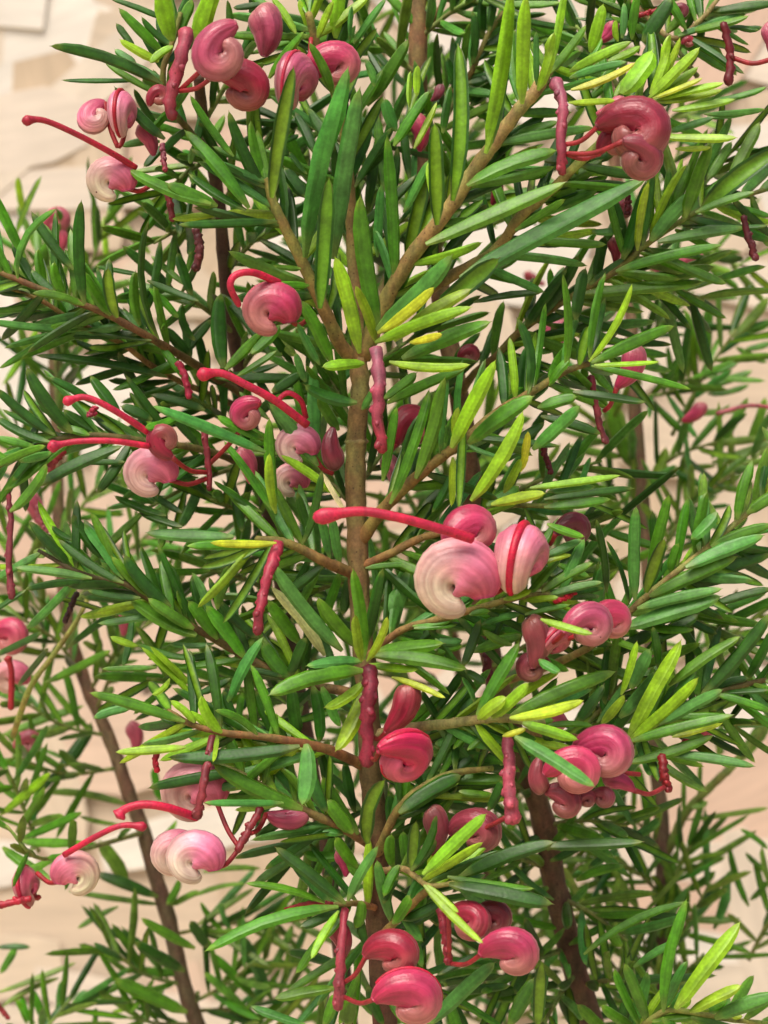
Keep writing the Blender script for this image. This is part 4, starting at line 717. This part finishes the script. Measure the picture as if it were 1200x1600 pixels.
Ds = Shrub('blurred shrub on an upright grey-brown stem at the far right, feathery pale green twigs', (1030, 1650), 75)
stemD = Ds.branch('stem', [(1030, 1660, 75), (1033, 1555, 75), (1036, 1450, 75), (1035, 1300, 75), (1026, 1200, 75), (1018, 1050, 76), (1012, 880, 78), (998, 720, 80), (990, 600, 80), (986, 480, 82), (976, 380, 84), (960, 250, 86), (950, 100, 88), (945, -60, 90)], 26, 20, (104, 86, 78), (128, 96, 76), to_ground=True, n=50)
Ds.branch('branch', [(1040, 1340, 75), (1062, 1287, 73), (1082, 1257, 72), (1125, 1215, 70), (1150, 1190, 70), (1230, 1090, 66)], 15, 12, (116, 130, 70), (120, 140, 70))
Ds.leafset('''
1070 1276 1070 1195 9 b 0; 1075 1283 1200 1262 10 b 0; 1082 1260 1105 1252 12 b; 1095 1245 1095 1190 9 b; 1062 1374 1182 1298 13 b; 1072 1391 1117 1362 15 m; 1170 1416 1140 1320 13 m 4; 1200 1326 1157 1295 10 m; 1205 1366 1165 1332 10 m; 1115 1451 1142 1360 18 g; 1172 1406 1202 1372 11 m; 1150 1186 1205 1110 26 b; 1120 1181 1128 1130 17 b; 1025 1462 1035 1370 26 u; 1052 1466 1052 1375 24 u; 1045 1390 1056 1330 13 b
1075 591 1085 500 17 b; 1095 566 1088 472 11 b; 1107 551 1112 475 20 m; 1140 523 1170 437 17 b; 1145 526 1200 465 19 b; 1145 528 1205 505 14 m; 1150 516 1205 500 12 m; 1165 545 1205 535 12 m; 1150 542 1198 566 12 b; 1080 598 1153 567 15 m; 1095 606 1175 579 15 m; 1105 615 1170 601 11 m; 1055 466 1155 465 11 m; 1070 596 1050 520 12 m; 1050 596 1043 542 11 m; 1112 716 1168 622 18 b; 1168 693 1195 622 18 b
985 731 957 630 26 m 6; 1148 761 1145 678 13 b; 1112 723 1205 690 18 b; 1150 725 1205 722 13 b; 1068 1029 1150 982 11 b 3; 1075 979 1150 972 8 b; 1060 1010 1035 1005 8 b; 990 720 970 640 18 b; 1010 780 1040 700 22 b''', dz=0, prio=5)
for a in ((990, 620, 1080, 590, 80, 66), (1050, 680, 1150, 515, 76, 70), (1000, 760, 1120, 690, 80, 70), (1010, 860, 1200, 700, 78, 66), (990, 560, 1060, 440, 82, 76), (980, 420, 1180, 420, 84, 74), (975, 380, 1060, 240, 84, 80), (1000, 740, 940, 620, 80, 76), (1012, 900, 1090, 760, 78, 70), (1012, 840, 950, 760, 78, 80), (1020, 1100, 1190, 960, 76, 60), (1030, 1330, 950, 1230, 75, 70), (1035, 1400, 930, 1340, 75, 66), (1036, 1460, 900, 1420, 75, 62), (1036, 1500, 1110, 1380, 75, 70), (1033, 1560, 930, 1500, 75, 64), (1033, 1580, 1100, 1490, 75, 70), (1033, 1540, 1000, 1420, 75, 68), (1033, 1600, 960, 1560, 75, 66), (1170, 1500, 1230, 1390, 76, 70), (960, 250, 1100, 170, 86, 78), (1030, 1400, 1080, 1320, 75, 70), (955, 180, 880, 60, 87, 80)):
    Ds.sprig(SP(*a, bow=R.uniform(-.12, .12)), R.randint(11, 16), 112, 12.5, 'bbmgdu', 7, 4)
flower(Ds, 'long', 1086, 645, 46, -60, 1, 0, 'pink', 66, .8); Ds.stalk([(1120, 646, 66), (1168, 634, 66), (1205, 636, 66)], 7, 7, (196, 110, 110), (196, 110, 110)); flower(Ds, 'bud', 1045, 410, 40, 0, 1, 0, 'blur', 60, .8); flower(Ds, 'bud', 1080, 408, 44, 0, 1, 0, 'blur', 60, .8)
flower(Ds, 'long', 1026, 418, 40, 40, 1, 0, 'blur', 60, .8); flower(Ds, 'bud', 870, 520, 50, 0, 1, 0, 'blur', 110, .8); Ds.stalk([(850, 445, 100), (836, 436, 100), (822, 430, 100)], 7, 16, (190, 110, 110), (170, 70, 76))

Gs = Shrub('blurred leafy shrub seen through gaps behind the central stem', (760, 1650), 95)
stemG = Gs.branch('stem', [(760, 1660, 95), (770, 1450, 95), (740, 1200, 95), (700, 950, 95), (640, 700, 95), (600, 480, 95), (590, 260, 95), (600, 60, 95)], 20, 12, (110, 90, 70), (124, 110, 76), to_ground=True, n=36)
for a in ((765, 1550, 680, 1420, 95, 70), (765, 1560, 860, 1440, 95, 70), (760, 1500, 820, 1360, 95, 74), (760, 1600, 640, 1540, 95, 70), (762, 1620, 860, 1560, 95, 72), (755, 1380, 680, 1260, 95, 70), (750, 1300, 850, 1200, 95, 70), (740, 1250, 650, 1150, 95, 72), (730, 1150, 820, 1040, 95, 74), (715, 1050, 650, 940, 95, 70), (700, 960, 900, 840, 95, 70), (680, 900, 620, 740, 95, 60), (660, 800, 760, 660, 95, 70), (640, 720, 500, 600, 95, 60), (630, 700, 450, 740, 95, 60), (600, 500, 500, 360, 95, 60), (600, 420, 680, 260, 95, 70), (590, 300, 480, 220, 95, 70), (595, 200, 700, 120, 95, 80), (600, 120, 520, 20, 95, 70), (660, 840, 480, 880, 95, 50), (690, 940, 500, 960, 95, 50), (720, 1100, 480, 1100, 95, 50), (735, 1200, 420, 1160, 95, 50), (740, 1260, 440, 1240, 95, 60), (755, 1400, 520, 1360, 95, 70), (640, 700, 330, 840, 95, 44), (660, 800, 360, 920, 95, 44), (600, 500, 420, 460, 95, 50), (640, 740, 380, 700, 95, 50), (720, 1080, 370, 1000, 95, 50), (700, 960, 560, 900, 95, 60), (760, 1440, 930, 1330, 95, 70), (590, 300, 760, 170, 95, 70), (640, 700, 860, 760, 95, 60), (700, 950, 960, 900, 95, 60), (590, 320, 860, 260, 95, 60)):
    Gs.sprig(SP(*a, bow=R.uniform(-.12, .12)), R.randint(11, 16), 122, 14, 'bmmdgu', 7, 4)

for sh in (A, Bs, E, Cs, Ds, Gs): sh.finish()
print('objects', len(bpy.data.objects))
